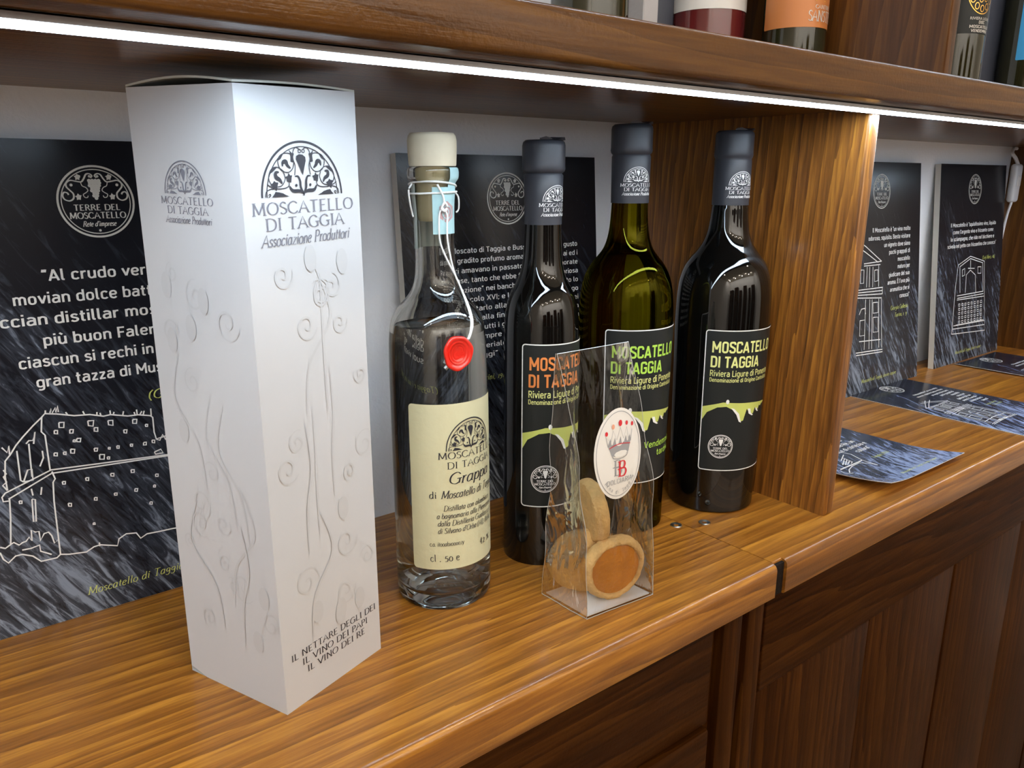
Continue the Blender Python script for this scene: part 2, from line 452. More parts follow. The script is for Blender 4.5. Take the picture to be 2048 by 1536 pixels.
# ------------------------------------------------------------------ flat artwork: 2D verts + faces, later laid on a surface
class Art:
    def __init__(s): s.v = []; s.f = []; s.k = []; s.n = 0
    def add(s, v, f, k=None):
        # k: paper-thin stacking order, so that overlapping ink never lies in exactly one plane
        o = len(s.v); s.v += v; s.f += [[i + o for i in q] for q in f]
        s.k += [(s.n + (k[i] if k else 0)) % 24 for i in range(len(v))]
        s.n += 1
    def poly(s, pts): s.add([tuple(p) for p in pts], [list(range(len(pts)))])
    def blob(s, pts):   # fan around the centroid
        cx = sum(p[0] for p in pts) / len(pts); cy = sum(p[1] for p in pts) / len(pts)
        n = len(pts)
        s.add([(cx, cy)] + [tuple(p) for p in pts], [[0, 1 + i, 1 + (i + 1) % n] for i in range(n)])
    def disc(s, x, y, rx, ry=None, n=16):
        ry = ry or rx
        s.blob([(x + rx * math.cos(2 * PI * i / n), y + ry * math.sin(2 * PI * i / n)) for i in range(n)])
    def leaf(s, x, y, r, n=11, seed=1):
        rr = random.Random(seed)
        s.blob([(x + r * (1.1 if i % 2 else 0.72) * (0.85 + 0.3 * rr.random()) * math.cos(2 * PI * i / n), y + r * (1.1 if i % 2 else 0.72) * (0.85 + 0.3 * rr.random()) * math.sin(2 * PI * i / n)) for i in range(n)])
    def stroke(s, pts, w, smooth=False, nib=0.0, closed=False, taper=False, wy=1.0):
        pts = [tuple(p) for p in pts]
        if smooth:
            pts = smoothprof(pts, 5)
        if closed: pts = pts + [pts[0]]
        v, f = [], []
        n = len(pts)
        for i in range(n):
            a = pts[i - 1] if i > 0 else (pts[n - 2] if closed else pts[0])
            c = pts[i + 1] if i < n - 1 else (pts[1] if closed else pts[-1])
            dx, dy = c[0] - a[0], c[1] - a[1]
            L = math.hypot(dx, dy) or 1e-9
            dx /= L; dy /= L
            ww = w * (1 - nib + nib * abs(dy * 0.96 + dx * 0.28)) * 0.5
            if taper: ww *= 0.35 + 0.95 * math.sin(PI * (i + 0.3) / (n - 0.4))
            v += [(pts[i][0] - dy * ww, pts[i][1] + dx * ww * wy), (pts[i][0] + dy * ww, pts[i][1] - dx * ww * wy)]
        for i in range(n - 1): f.append([2 * i, 2 * i + 1, 2 * i + 3, 2 * i + 2])
        s.add(v, f)
    def ring(s, x, y, rx, ry, w, a0=0, a1=2 * PI, n=48):
        v, f = [], []
        full = abs(a1 - a0 - 2 * PI) < 1e-4
        for i in range(n + 1):
            a = a0 + (a1 - a0) * i / n
            v += [(x + (rx - w / 2) * math.cos(a), y + (ry - w / 2) * math.sin(a)), (x + (rx + w / 2) * math.cos(a), y + (ry + w / 2) * math.sin(a))]
        for i in range(n): f.append([2 * i, 2 * i + 1, 2 * i + 3, 2 * i + 2])
        s.add(v, f)
    def put(s, other, x, y, sx, sy=None, rot=0.0):
        sy = sx if sy is None else sy
        c, d = math.cos(rot), math.sin(rot)
        s.add([(x + (p[0] * sx) * c - (p[1] * sy) * d, y + (p[0] * sx) * d + (p[1] * sy) * c) for p in other.v], other.f, other.k)
    def sans(s, txt, x, y, h, w=None, align='L', shear=0.0, bold=0.0):
        if all(ch in DIN for ch in txt):
            a, W = din_art(txt, min(0.165, 0.095 + bold * 2.4))
            v, f, kk = a.v, a.f, a.k
        else:
            v, f, W = sans_mesh(txt, 0)
            kk = None
        sx = (w / W) if w else h * 0.82
        tw = W * sx
        x0 = x - (tw / 2 if align == 'C' else tw if align == 'R' else 0)
        s.add([(x0 + p[0] * sx + shear * p[1] * h, y + p[1] * h) for p in v], f, kk)
    def serif(s, txt, x, y, h, w=None, align='L', shear=0.0, wt=0.13, sp=0.1, serifs=True):
        a, W = serif_art(txt, wt, sp, serifs)
        sx = (w / W) if w else h
        tw = W * sx
        x0 = x - (tw / 2 if align == 'C' else tw if align == 'R' else 0)
        s.add([(x0 + p[0] * sx + shear * p[1] * h, y + p[1] * h) for p in a.v], a.f, a.k)

DIN = {  # condensed bold engineering capitals, uniform stroke; width, strokes
'M': (.80, 'l .1 0 .1 1|l .1 .93 .4 .3|l .4 .3 .7 .93|l .7 0 .7 1'), 'O': (.62, 'o'), 'S': (.58, 'c .50 .74 .49 .86 .42 .93 .29 .93 .15 .92 .09 .84 .09 .72 .12 .62 .24 .55 .36 .48 .48 .40 .50 .28 .49 .16 .42 .08 .29 .07 .16 .08 .09 .16 .08 .27'),
'C': (.58, 'c .51 .70 .50 .84 .42 .93 .29 .93 .15 .92 .09 .82 .09 .66 .09 .50 .09 .34 .09 .18 .15 .08 .29 .07 .42 .08 .50 .16 .51 .30'), 'A': (.66, 'l .07 0 .33 .97|l .33 .97 .59 0|l .17 .27 .49 .27'),
'T': (.56, 'l .28 0 .28 1|l .02 .93 .54 .93'), 'E': (.52, 'l .1 0 .1 1|l .1 .93 .50 .93|l .1 .52 .45 .52|l .1 .07 .50 .07'), 'L': (.50, 'l .1 0 .1 1|l .1 .07 .48 .07'),
'D': (.62, 'l .1 0 .1 1|c .1 .93 .26 .93 .40 .92 .50 .82 .52 .66 .52 .5 .52 .34 .50 .18 .40 .08 .26 .07 .1 .07'), 'I': (.22, 'l .11 0 .11 1'),
'G': (.60, 'c .51 .72 .50 .84 .42 .93 .29 .93 .15 .92 .09 .82 .09 .66 .09 .50 .09 .34 .09 .18 .15 .08 .29 .07 .42 .08 .50 .16 .52 .30 .52 .46|l .30 .48 .585 .48'), ' ': (.24, ''),
'a': (.55, 'c .10 .60 .20 .67 .34 .66 .44 .58 .45 .44|l .45 .48 .45 0|c .45 .40 .26 .41 .12 .35 .08 .20 .13 .07 .28 .05 .45 .16'),
'b': (.56, 'l .09 0 .09 1|c .09 .55 .22 .66 .38 .64 .46 .52 .46 .35 .46 .18 .38 .06 .22 .05 .09 .14'), 'd': (.56, 'l .46 0 .46 1|c .46 .55 .33 .66 .17 .64 .09 .52 .09 .35 .09 .18 .17 .06 .33 .05 .46 .14'),
'c': (.50, 'c .44 .56 .36 .65 .25 .66 .13 .60 .09 .48 .09 .35 .09 .21 .13 .09 .25 .04 .36 .05 .44 .13'), 'e': (.55, 'l .10 .36 .46 .36|c .46 .37 .45 .54 .38 .64 .27 .66 .14 .60 .09 .46 .09 .30 .13 .12 .26 .04 .38 .05 .46 .14'),
'f': (.35, 'c .34 .94 .23 .95 .16 .86 .16 .70 .16 .30 .16 0|l .02 .64 .33 .64'), 'g': (.56, 'l .46 .70 .46 .0|c .46 .0 .42 -.16 .28 -.22 .12 -.18|c .46 .55 .33 .66 .17 .64 .09 .52 .09 .36 .09 .20 .17 .09 .33 .08 .46 .16'),
'h': (.55, 'l .09 0 .09 1|c .09 .50 .20 .65 .34 .65 .44 .56 .45 .40 .45 .2 .45 0'), 'n': (.55, 'l .09 0 .09 .70|c .09 .50 .20 .65 .34 .65 .44 .56 .45 .40 .45 .2 .45 0'),
'i': (.20, 'l .09 0 .09 .70|l .09 .85 .09 1'), 'l': (.26, 'c .09 1 .09 .6 .09 .2 .12 .07 .22 .05'), 'm': (.82, 'l .09 0 .09 .70|c .09 .50 .18 .65 .30 .65 .39 .56 .40 .40 .40 .2 .40 0|c .40 .50 .50 .65 .61 .65 .71 .56 .72 .40 .72 .2 .72 0'),
'o': (.56, 'c .27 .66 .14 .61 .09 .48 .09 .35 .09 .22 .14 .09 .27 .04 .40 .09 .45 .22 .45 .35 .45 .48 .40 .61 .27 .66'), 'p': (.56, 'l .09 -.26 .09 .70|c .09 .55 .22 .66 .38 .64 .46 .52 .46 .35 .46 .18 .38 .06 .22 .05 .09 .14'),
'q': (.56, 'l .46 -.26 .46 .70|c .46 .55 .33 .66 .17 .64 .09 .52 .09 .35 .09 .18 .17 .06 .33 .05 .46 .14'), 'r': (.37, 'l .09 0 .09 .70|c .09 .46 .18 .62 .35 .65'),
's': (.47, 'c .40 .56 .30 .65 .16 .64 .09 .53 .14 .41 .25 .36 .37 .30 .41 .17 .32 .05 .18 .04 .06 .13'), 't': (.36, 'c .15 .92 .15 .5 .15 .2 .18 .07 .32 .05|l .02 .64 .32 .64'),
'u': (.55, 'c .09 .70 .09 .40 .09 .20 .18 .06 .32 .06 .45 .22|l .45 0 .45 .70'), 'v': (.50, 'l .05 .70 .25 .03|l .25 .03 .46 .70'), 'x': (.48, 'l .05 .70 .43 0|l .43 .70 .05 0'),
'z': (.47, 'l .05 .64 .42 .64|l .40 .62 .08 .07|l .05 .06 .43 .06'), '\u00f9': (.55, 'c .09 .70 .09 .40 .09 .20 .18 .06 .32 .06 .45 .22|l .45 0 .45 .70|l .14 1 .30 .84'),
'\u00e8': (.55, 'l .10 .36 .46 .36|c .46 .37 .45 .54 .38 .64 .27 .66 .14 .60 .09 .46 .09 .30 .13 .12 .26 .04 .38 .05 .46 .14|l .16 1 .32 .84'),
'\u00c8': (.52, 'l .1 0 .1 1|l .1 .93 .50 .93|l .1 .52 .45 .52|l .1 .07 .50 .07|l .2 1.25 .34 1.1'), 'B': (.60, 'l .1 0 .1 1|c .1 .93 .36 .93 .46 .84 .46 .66 .36 .54 .1 .53|c .36 .53 .50 .44 .51 .24 .40 .08 .1 .07'),
'F': (.50, 'l .1 0 .1 1|l .1 .93 .48 .93|l .1 .50 .44 .50'), 'P': (.58, 'l .1 0 .1 1|c .1 .93 .30 .93 .46 .90 .51 .78 .51 .64 .46 .50 .30 .46 .1 .46'),
'V': (.62, 'l .05 1 .31 .03|l .31 .03 .57 1'), 'X': (.60, 'l .05 1 .55 0|l .55 1 .05 0'), 'N': (.66, 'l .1 0 .1 1|l .1 .95 .56 .05|l .56 0 .56 1'),
'1': (.36, 'l .24 0 .24 1|l .24 .95 .05 .78'), ',': (.20, 'l .11 .12 .05 -.14'), '.': (.20, 'l .09 0 .09 .15'), ';': (.20, 'l .11 .12 .05 -.14|l .10 .50 .10 .65'), '\u201c': (.34, 'l .10 .76 .14 1|l .24 .76 .28 1'),
'\u201d': (.34, 'l .13 1 .08 .76|l .27 1 .22 .76'), '\u2019': (.18, 'l .12 1 .07 .76'),
'8': (.56, 'c .27 .94 .14 .88 .12 .74 .27 .56 .42 .38 .44 .18 .27 .06 .10 .18 .12 .38 .27 .56 .42 .74 .40 .88 .27 .94'), '3': (.54, 'c .08 .86 .24 .95 .40 .86 .42 .68 .26 .54|c .26 .54 .44 .44 .45 .20 .28 .05 .07 .12'),
'9': (.56, 'c .44 .62 .36 .48 .20 .48 .10 .62 .10 .80 .20 .93 .36 .92 .45 .78 .45 .50 .40 .20 .20 .04'), '5': (.55, 'l .44 .93 .14 .93|l .14 .93 .11 .52|c .11 .52 .28 .62 .44 .50 .45 .22 .30 .05 .08 .10'), '0': (.56, 'o'),
'R': (.62, 'l .1 0 .1 1|c .1 .93 .28 .93 .44 .90 .50 .80 .50 .66 .44 .52 .28 .48 .1 .48|l .32 .48 .54 0'),
}
_da = {}
def din_art(txt, wt=0.165):
    if (txt, wt) in _da: return _da[(txt, wt)]
    A = Art(); x = 0.0
    for ch in txt:
        w, st = DIN[ch]
        for q in st.split('|'):
            if not q: continue
            if q == 'o':
                pts = []
                for cx_, cy_, a0_ in ((.36, .77, 0), (.26, .77, PI / 2), (.26, .23, PI), (.36, .23, 1.5 * PI)):
                    for k in range(7):
                        aa = a0_ + PI / 2 * k / 6
                        pts.append((x + cx_ + .155 * math.cos(aa) * 1.0, cy_ + .16 * math.sin(aa)))
                A.stroke(pts, wt, closed=True)
                continue
            t = q.split(); c = [float(z) for z in t[1:]]
            A.stroke([(x + c[i], c[i + 1]) for i in range(0, len(c), 2)], wt, smooth=(t[0] == 'c'))
        x += w + 0.055
    _da[(txt, wt)] = (A, x - 0.055)
    return _da[(txt, wt)]

_sc = {}
def sans_mesh(txt, bold):
    k = (txt, bold)
    if k in _sc: return _sc[k]
    cu = bpy.data.curves.new('t', 'FONT')
    cu.body = txt; cu.size = 1.0; cu.resolution_u = 2; cu.offset = 0.0; cu.fill_mode = 'FRONT'
    ob = bpy.data.objects.new('t', cu)
    COL.objects.link(ob)
    bpy.context.view_layer.update()
    me = ob.to_mesh()
    v = [(p.co.x / 0.729, p.co.y / 0.729) for p in me.vertices]
    f = [list(p.vertices) for p in me.polygons]
    ob.to_mesh_clear()
    bpy.data.objects.remove(ob); bpy.data.curves.remove(cu)
    x0 = min(p[0] for p in v); x1 = max(p[0] for p in v)
    v = [(p[0] - x0, p[1]) for p in v]
    if bold:
        d = min(bold, 0.02) * 1.1; n_ = len(v); v0 = v; f0 = f; v = []; f = []
        for q_, (ex, ey) in enumerate(((-d, 0), (d, 0), (0, -d * .8), (0, d * .8))):
            v += [(a_[0] + ex, a_[1] + ey) for a_ in v0]; f += [[i + q_ * n_ for i in c_] for c_ in f0]
    _sc[k] = (v, f, x1 - x0)
    return _sc[k]

G = {  # pen-stroke serif letters: width, strokes (l = straight, c = curved); cap height 1
'A': (.76, 'l 0 0 .37 1 .75 0|l .14 .36 .61 .36'), 'B': (.6, 'l .12 0 .12 1|c .12 1 .4 1 .5 .78 .38 .54 .12 .53|c .12 .53 .44 .53 .57 .28 .42 0 .12 0'),
'C': (.74, 'c .7 .82 .5 1 .3 .97 .1 .8 .03 .5 .1 .2 .3 .03 .52 0 .71 .17'), 'D': (.8, 'l .12 0 .12 1|c .12 1 .42 1 .68 .84 .76 .5 .68 .16 .42 0 .12 0'),
'E': (.6, 'l .12 0 .12 1|l .1 1 .54 1|l .12 .52 .46 .52|l .1 0 .57 0'), 'F': (.56, 'l .12 0 .12 1|l .1 1 .54 1|l .12 .5 .44 .5'),
'G': (.82, 'c .7 .82 .5 1 .3 .97 .1 .8 .03 .5 .1 .2 .3 .03 .52 0 .71 .14|l .72 .04 .72 .46|l .52 .46 .86 .46'),
'I': (.3, 'l .15 0 .15 1'), 'L': (.58, 'l .12 0 .12 1|l .1 0 .55 0'), 'M': (.96, 'l .1 0 .14 1|l .14 1 .47 .1|l .47 .1 .82 1|l .82 1 .87 0'),
'N': (.82, 'l .12 0 .12 1|l .12 1 .7 0|l .7 0 .7 1'), 'O': (.84, 'c .42 1 .16 .88 .04 .5 .16 .12 .42 0 .68 .12 .8 .5 .68 .88 .42 1'),
'P': (.58, 'l .12 0 .12 1|c .12 1 .4 1 .53 .76 .4 .5 .12 .5'), 'R': (.68, 'l .12 0 .12 1|c .12 1 .4 1 .53 .76 .4 .52 .12 .52|l .34 .52 .66 0'),
'S': (.52, 'c .46 .86 .28 1 .08 .86 .08 .66 .3 .52 .48 .34 .43 .1 .22 0 .03 .14'), 'T': (.68, 'l .34 0 .34 1|l .02 1 .66 1'), 'V': (.74, 'l 0 1 .37 0|l .37 0 .73 1'),
'a': (.52, 'c .4 .52 .28 .62 .1 .54 .03 .28 .08 .05 .22 0 .38 .14 .42 .3|l .42 .62 .42 .06 .5 .01'), 'b': (.5, 'l .08 1 .08 .06|c .08 .42 .26 .62 .42 .52 .46 .22 .3 0 .08 .08'),
'c': (.42, 'c .4 .5 .26 .62 .1 .54 .03 .3 .1 .06 .24 0 .4 .1'), 'd': (.52, 'c .4 .52 .28 .62 .1 .54 .03 .28 .08 .05 .22 0 .38 .14 .42 .3|l .43 1 .43 .06 .5 .01'),
'e': (.44, 'c .06 .32 .3 .36 .38 .46 .34 .6 .22 .62 .08 .5 .03 .26 .12 .04 .26 0 .41 .1'), 'f': (.3, 'c .36 .93 .26 1 .18 .88 .16 .5 .14 0|l .03 .6 .3 .6'),
'g': (.5, 'c .42 .52 .28 .62 .1 .54 .05 .34 .14 .18 .3 .18 .42 .36|c .43 .6 .43 .1 .38 -.2 .2 -.3 .03 -.2'), 'h': (.52, 'l .1 1 .1 0|c .1 .4 .26 .62 .4 .54 .42 .4 .42 0'),
'i': (.24, 'l .12 .62 .12 .05 .2 .01|d .14 .84'), 'l': (.24, 'l .12 1 .12 .05 .2 .01'), 'm': (.8, 'l .1 .6 .1 0|c .1 .4 .24 .62 .36 .54 .38 .4 .38 0|c .38 .4 .52 .62 .66 .54 .68 .4 .68 0'),
'n': (.52, 'l .1 .6 .1 0|c .1 .4 .26 .62 .4 .54 .42 .4 .42 0'), 'o': (.5, 'c .25 .62 .08 .52 .03 .3 .1 .06 .25 0 .42 .1 .47 .32 .4 .54 .25 .62'),
'p': (.52, 'l .1 .62 .1 -.3|c .1 .42 .28 .62 .44 .52 .48 .22 .32 0 .1 .1'), 'q': (.52, 'c .4 .52 .28 .62 .1 .54 .03 .28 .08 .05 .22 0 .38 .14 .42 .3|l .43 .62 .43 -.3'),
'r': (.36, 'l .1 .6 .1 0|c .1 .38 .2 .58 .34 .58'), 's': (.36, 'c .32 .53 .2 .62 .06 .52 .1 .37 .27 .27 .33 .12 .2 0 .03 .09'),
't': (.3, 'l .14 .84 .14 .06 .25 .01|l .02 .6 .29 .6'), 'u': (.52, 'c .1 .6 .09 .15 .2 0 .34 .06 .42 .24|l .42 .6 .42 .05 .5 .01'), 'v': (.46, 'l .04 .6 .22 0|l .22 0 .42 .6'),
'x': (.46, 'l .04 .6 .42 0|l .42 .6 .04 0'), 'y': (.46, 'l .04 .6 .24 0|l .44 .6 .14 -.28'), 'z': (.42, 'l .04 .6 .38 .6 .04 0 .4 0'), 'ù': (.52, 'c .1 .6 .09 .15 .2 0 .34 .06 .42 .24|l .42 .6 .42 .05|l .16 .9 .28 .74'),
'0': (.5, 'c .25 .66 .08 .55 .03 .33 .1 .08 .25 0 .42 .1 .47 .34 .4 .56 .25 .66'), '1': (.3, 'l .15 0 .15 .66'), '2': (.5, 'c .06 .5 .2 .66 .4 .58 .4 .38 .22 .16 .05 0|l .05 0 .46 0'), '4': (.52, 'l .34 0 .34 .9|l .34 .9 .03 .28 .48 .28'),
'5': (.5, 'l .42 .72 .14 .72 .1 .42|c .1 .42 .32 .46 .44 .26 .34 .02 .05 0'), '7': (.5, 'l .04 .62 .44 .62 .16 -.12'), '9': (.5, 'c .42 .46 .28 .66 .08 .56 .06 .34 .22 .24 .42 .36|c .42 .56 .42 .2 .3 -.1 .1 -.2'),
'%': (.7, 'l .6 .8 .1 0|c .2 .76 .06 .6 .2 .44 .32 .6 .2 .76|c .52 .34 .38 .18 .52 .02 .64 .18 .52 .34'), '(': (.3, 'c .26 1 .06 .7 .06 .2 .26 -.2'), ')': (.3, 'c .06 1 .26 .7 .26 .2 .06 -.2'),
"'": (.16, 'l .1 1 .06 .76'), '.': (.2, 'd .08 .04'), ',': (.2, 'l .1 .08 .03 -.14'), ' ': (.3, ''), '-': (.3, 'l .04 .3 .26 .3'),
}
_ga = {}
def serif_art(txt, wt, sp, serifs):
    k = (txt, wt, sp, serifs)
    if k in _ga: return _ga[k]
    A = Art(); x = 0.0
    for ch in txt:
        w, st = G.get(ch, G[' '])
        for q in st.split('|'):
            if not q: continue
            t = q.split(); c = [float(z) for z in t[1:]]
            pts = [(x + c[i], c[i + 1]) for i in range(0, len(c), 2)]
            if t[0] == 'd': A.disc(pts[0][0], pts[0][1], 0.075, n=8); continue
            A.stroke(pts, wt, smooth=(t[0] == 'c'), nib=0.62)
            if serifs and t[0] == 'l':
                for e, o in ((pts[0], pts[1]), (pts[-1], pts[-2])):
                    dy = abs(e[1] - o[1]); dx = abs(e[0] - o[0])
                    if dy > 0.35 and dx < dy * 0.75 and (e[1] in (0, 1) or (e[1] in (.6, .62) and ch.islower())):
                        wd = 0.13 if e[1] in (0, 1) and not ch.islower() else 0.09
                        r = wd if not (ch.islower() and e[1] > 0) else 0.02
                        A.poly([(e[0] - wd, e[1] - .022), (e[0] + r, e[1] - .022), (e[0] + r, e[1] + .022), (e[0] - wd, e[1] + .022)])
        x += w + sp
    _ga[k] = (A, x - sp)
    return _ga[k]

def lay(name, art, fn, mat, parent):
    if not art.v: return None
    out = []
    for p, k in zip(art.v, art.k):
        a = Vector(fn(p[0], p[1]))
        nn = (Vector(fn(p[0] + 1e-4, p[1])) - a).cross(Vector(fn(p[0], p[1] + 1e-4)) - a).normalized()
        out.append(tuple(a + nn * (k * 0.00003)))
    return mesh(name, out, art.f, mat, parent, smooth=False)

def on_cyl(rfun, off, rref):
    def g(u, v):
        th = u / rref; r = rfun(v) + off
        return (r * math.sin(th), -r * math.cos(th), v)
    return g

def on_plane(o, U, V, off=0.001):
    o = Vector(o); U = Vector(U).normalized(); V = Vector(V).normalized(); Nn = U.cross(V)
    def g(u, v): return tuple(o + U * u + V * v + Nn * off)
    return g

def patch(fn, u0, u1, v0, v1, nu=24, nv=10, rad=0.0):
    """rounded rectangle laid on a surface"""
    v, f = [], []
    vs = []
    if rad:
        for k in range(5): vs.append(v0 + rad * (1 - math.cos(PI / 2 * k / 5)))
        for k in range(1, nv): vs.append(v0 + rad + (v1 - v0 - 2 * rad) * k / nv)
        for k in range(6): vs.append(v1 - rad * (1 - math.sin(PI / 2 * k / 5)))
        vs = sorted(set(round(q, 6) for q in vs))
    else:
        vs = [v0 + (v1 - v0) * k / nv for k in range(nv + 1)]
    for q in vs:
        ins = 0.0
        if rad:
            t = min(q - v0, v1 - q)
            if t < rad: ins = rad - math.sqrt(max(0, rad * rad - (rad - t) ** 2))
        for i in range(nu + 1):
            v.append(fn(u0 + ins + (u1 - u0 - 2 * ins) * i / nu, q))
    for j in range(len(vs) - 1):
        for i in range(nu):
            a = j * (nu + 1) + i
            f.append([a, a + 1, a + nu + 2, a + nu + 1])
    return v, f

def rr_pts(u0, u1, v0, v1, r, n=6, seg=18):
    p = []
    for cx, cy, a in ((u1 - r, v0 + r, -PI / 2), (u1 - r, v1 - r, 0), (u0 + r, v1 - r, PI / 2), (u0 + r, v0 + r, PI)):
        for k in range(n + 1):
            p.append((cx + r * math.cos(a + PI / 2 * k / n), cy + r * math.sin(a + PI / 2 * k / n)))
    out = []
    for i in range(len(p)):
        a, b = p[i], p[(i + 1) % len(p)]
        L = math.hypot(b[0] - a[0], b[1] - a[1]); k = max(1, int(L / 0.012))
        for j in range(k): out.append((a[0] + (b[0] - a[0]) * j / k, a[1] + (b[1] - a[1]) * j / k))
    return out

# ---- emblem 1: half-round fanlight with vine scrolls (unit width 1, base line y = 0)
def E(px, py): return ((px - 670) / 960.0, (873 - py) / 680.0 * 0.5)
FAN = Art()
def both(fn):
    fn(lambda L: [E(L[i], L[i + 1]) for i in range(0, len(L), 2)])
    fn(lambda L: [(-E(L[i], L[i + 1])[0], E(L[i], L[i + 1])[1]) for i in range(0, len(L), 2)])
FAN.ring(0, 0, 0.49, 0.49, 0.02, 0, PI)
FAN.ring(0, 0, 0.435, 0.445, 0.009, 0, PI)
def _fan(P):
    t = 0.009
    FAN.stroke(P([645, 292, 605, 280, 575, 330, 572, 420, 590, 500, 578, 615]), t, True)
    FAN.stroke(P([578, 630, 615, 632, 635, 690, 640, 770, 670, 850, 672, 872]), 0.02, True, taper=True)
    FAN.blob(P([530, 305, 560, 345, 585, 350, 572, 400, 575, 460, 540, 450, 545, 380]))
    FAN.stroke(P([555, 360, 500, 345, 440, 362, 400, 420, 405, 500, 440, 560, 510, 578, 560, 530, 575, 465]), t, True)
    FAN.blob(P([465, 350, 440, 360, 408, 400, 402, 435, 430, 415]))
    FAN.stroke(P([445, 505, 452, 455, 485, 448, 500, 490, 535, 530]), 0.03, True, taper=True)
    FAN.stroke(P([465, 575, 400, 518, 340, 518, 300, 570, 285, 650, 310, 720, 355, 750]), t, True)
    FAN.blob(P([385, 515, 340, 518, 305, 560, 298, 595, 330, 570]))
    FAN.stroke(P([450, 570, 465, 650, 430, 730, 375, 750]), t, True)
    FAN.stroke(P([400, 572, 365, 580, 365, 630, 405, 665, 428, 712]), 0.03, True, taper=True)
    FAN.leaf(*P([512, 648])[0], 0.04, seed=3); FAN.leaf(*P([345, 735])[0], 0.042, seed=5)
    FAN.stroke(P([262, 712, 300, 745, 360, 752]), t, True)
    FAN.stroke(P([235, 870, 250, 800, 320, 768, 400, 775, 470, 765, 505, 735, 505, 690]), t, True)
    FAN.stroke(P([508, 745, 545, 805, 620, 812, 655, 835]), 0.026, True, taper=True)
    FAN.disc(*P([587, 740])[0], 0.014, n=10)
    FAN.blob(P([305, 872, 335, 830, 345, 808, 385, 815, 430, 830, 455, 850, 500, 872]))
    FAN.stroke(P([270, 870, 290, 850, 285, 832, 268, 845]), t, True)
    FAN.ring(*P([648, 320])[0], 0.016, 0.016, 0.008, n=12)
both(_fan)
FAN.blob([E(*p) for p in ((608, 380), (640, 360), (680, 365), (712, 395), (715, 440), (700, 500), (685, 560), (672, 620), (650, 560), (625, 480), (602, 420))])

def fan_logo(A, Tx, cx, base, w, s=None, wt=0.12, assoc=True, light=False):
    """emblem + MOSCATELLO / DI TAGGIA / Associazione Produttori; w = width of the word MOSCATELLO"""
    A.put(FAN, cx - 0.01 * w, base, 0.80 * w)
    T = Tx
    T.serif('MOSCATELLO', cx, base - 0.122 * w, 0.086 * w, w, 'C', wt=wt)
    T.serif('DI TAGGIA', cx, base - 0.237 * w, 0.086 * w, 0.78 * w, 'C', wt=wt)
    if assoc:
        T.serif('Associazione Produttori', cx, base - 0.352 * w, 0.086 * w, 0.88 * w, 'C', shear=0.22, wt=wt * 1.1, sp=0.05)

# ---- emblem 2: round vine-and-grape seal (unit radius 1)
def Q(px, py): return ((px - 815) / 690.0, (840 - py) / 640.0)
RND = Art()
RND.ring(0, 0, 0.975, 0.975, 0.055, n=64); RND.ring(0, 0, 0.885, 0.885, 0.025, n=64)
def _rnd(sg):
    def P(L): return [(sg * Q(L[i], L[i + 1])[0], Q(L[i], L[i + 1])[1]) for i in range(0, len(L), 2)]
    RND.stroke(P([760, 420, 790, 385, 750, 350, 690, 360, 640, 440, 590, 490, 500, 480, 400, 465, 330, 510, 325, 575, 380, 640, 430, 700, 420, 780, 350, 820, 270, 795, 240, 730, 270, 672, 325, 680, 345, 715]), 0.045, True, nib=0.35)
    RND.stroke(P([580, 500, 600, 560, 660, 590, 690, 640, 650, 680, 600, 712, 620, 760, 665, 765, 682, 732]), 0.022, True)
    RND.disc(*P([745, 395])[0], 0.035, n=8)
    RND.leaf(*P([540, 408])[0], 0.085, seed=2); RND.leaf(*P([515, 755])[0], 0.085, seed=4)
    RND.disc(*P([410, 545])[0], 0.04, n=10)
_rnd(1); _rnd(-1)
rr_ = random.Random(5)
for row, (y, k) in enumerate(((470, 4), (510, 4), (555, 4), (600, 3), (645, 3), (690, 2), (735, 2), (778, 1))):
    for i in range(k):
        RND.disc(*Q(815 + (i - (k - 1) / 2) * 56 + (row % 2) * 8, y), 0.05, n=9)
RND.serif('TERRE DEL', 0, -0.235, 0.155, 1.20, 'C', wt=0.19)
RND.serif('MOSCATELLO', 0, -0.46, 0.165, 1.45, 'C', wt=0.19)
RND.serif("Rete d'imprese", 0, -0.68, 0.14, 0.86, 'C', shear=0.25, wt=0.18, sp=0.06)
RND.disc(0, -0.80, 0.035, n=10)

# ================================================================== THE SETTING
W = 1.989   # wall plane (units)
ZF = -Z0 / S
def wallbox(name, mat, x0, y0, z0, x1, y1, z1):
    return struct(mesh(name, *boxg(x0, y0, z0, x1, y1, z1), mat, smooth=False))
XL, XR, YB, ZC = -7.5, 8.2, -10.0, (CEIL - Z0) / S
wallbox('wall_back', 'plaster', XL, W, ZF, XR, W + 0.3, ZC)
wallbox('wall_left', 'room', XL - 0.3, YB, ZF, XL, W, ZC)
wallbox('wall_right', 'room', XR, YB, ZF, XR + 0.3, W, ZC)
wallbox('wall_front', 'room', XL, YB - 0.3, ZF, XR, YB, ZC)
wallbox('floor', 'floor', XL, YB, ZF - 0.3, XR, W, ZF)
wallbox('ceiling', 'ceil', XL, YB, ZC, XR, W, ZC + 0.3)

for i, (sx, sy) in enumerate(SPOTS):
    t = thing('ceiling_spotlight', 'round white ceiling downlight behind the viewer, over the shop floor', 'lamp', (sx / S, sy / S, ZC - 0.075), group='ceiling downlights')
    v, f = lathe([(0.17, 0.072), (0.23, 0.072), (0.235, 0.03), (0.22, 0.0), (0.18, 0.004), (0.17, 0.03)], 32, closed=True)
    mesh('trim_ring', v, f, 'fit', t)

# ================================================================== COUNTER, CABINETS, SHELF
def edge_front(zv, yv):
    def w(c, e):
        return abs(c.z - zv) < 1e-3 and abs(c.y - yv) < 1e-3
    return w
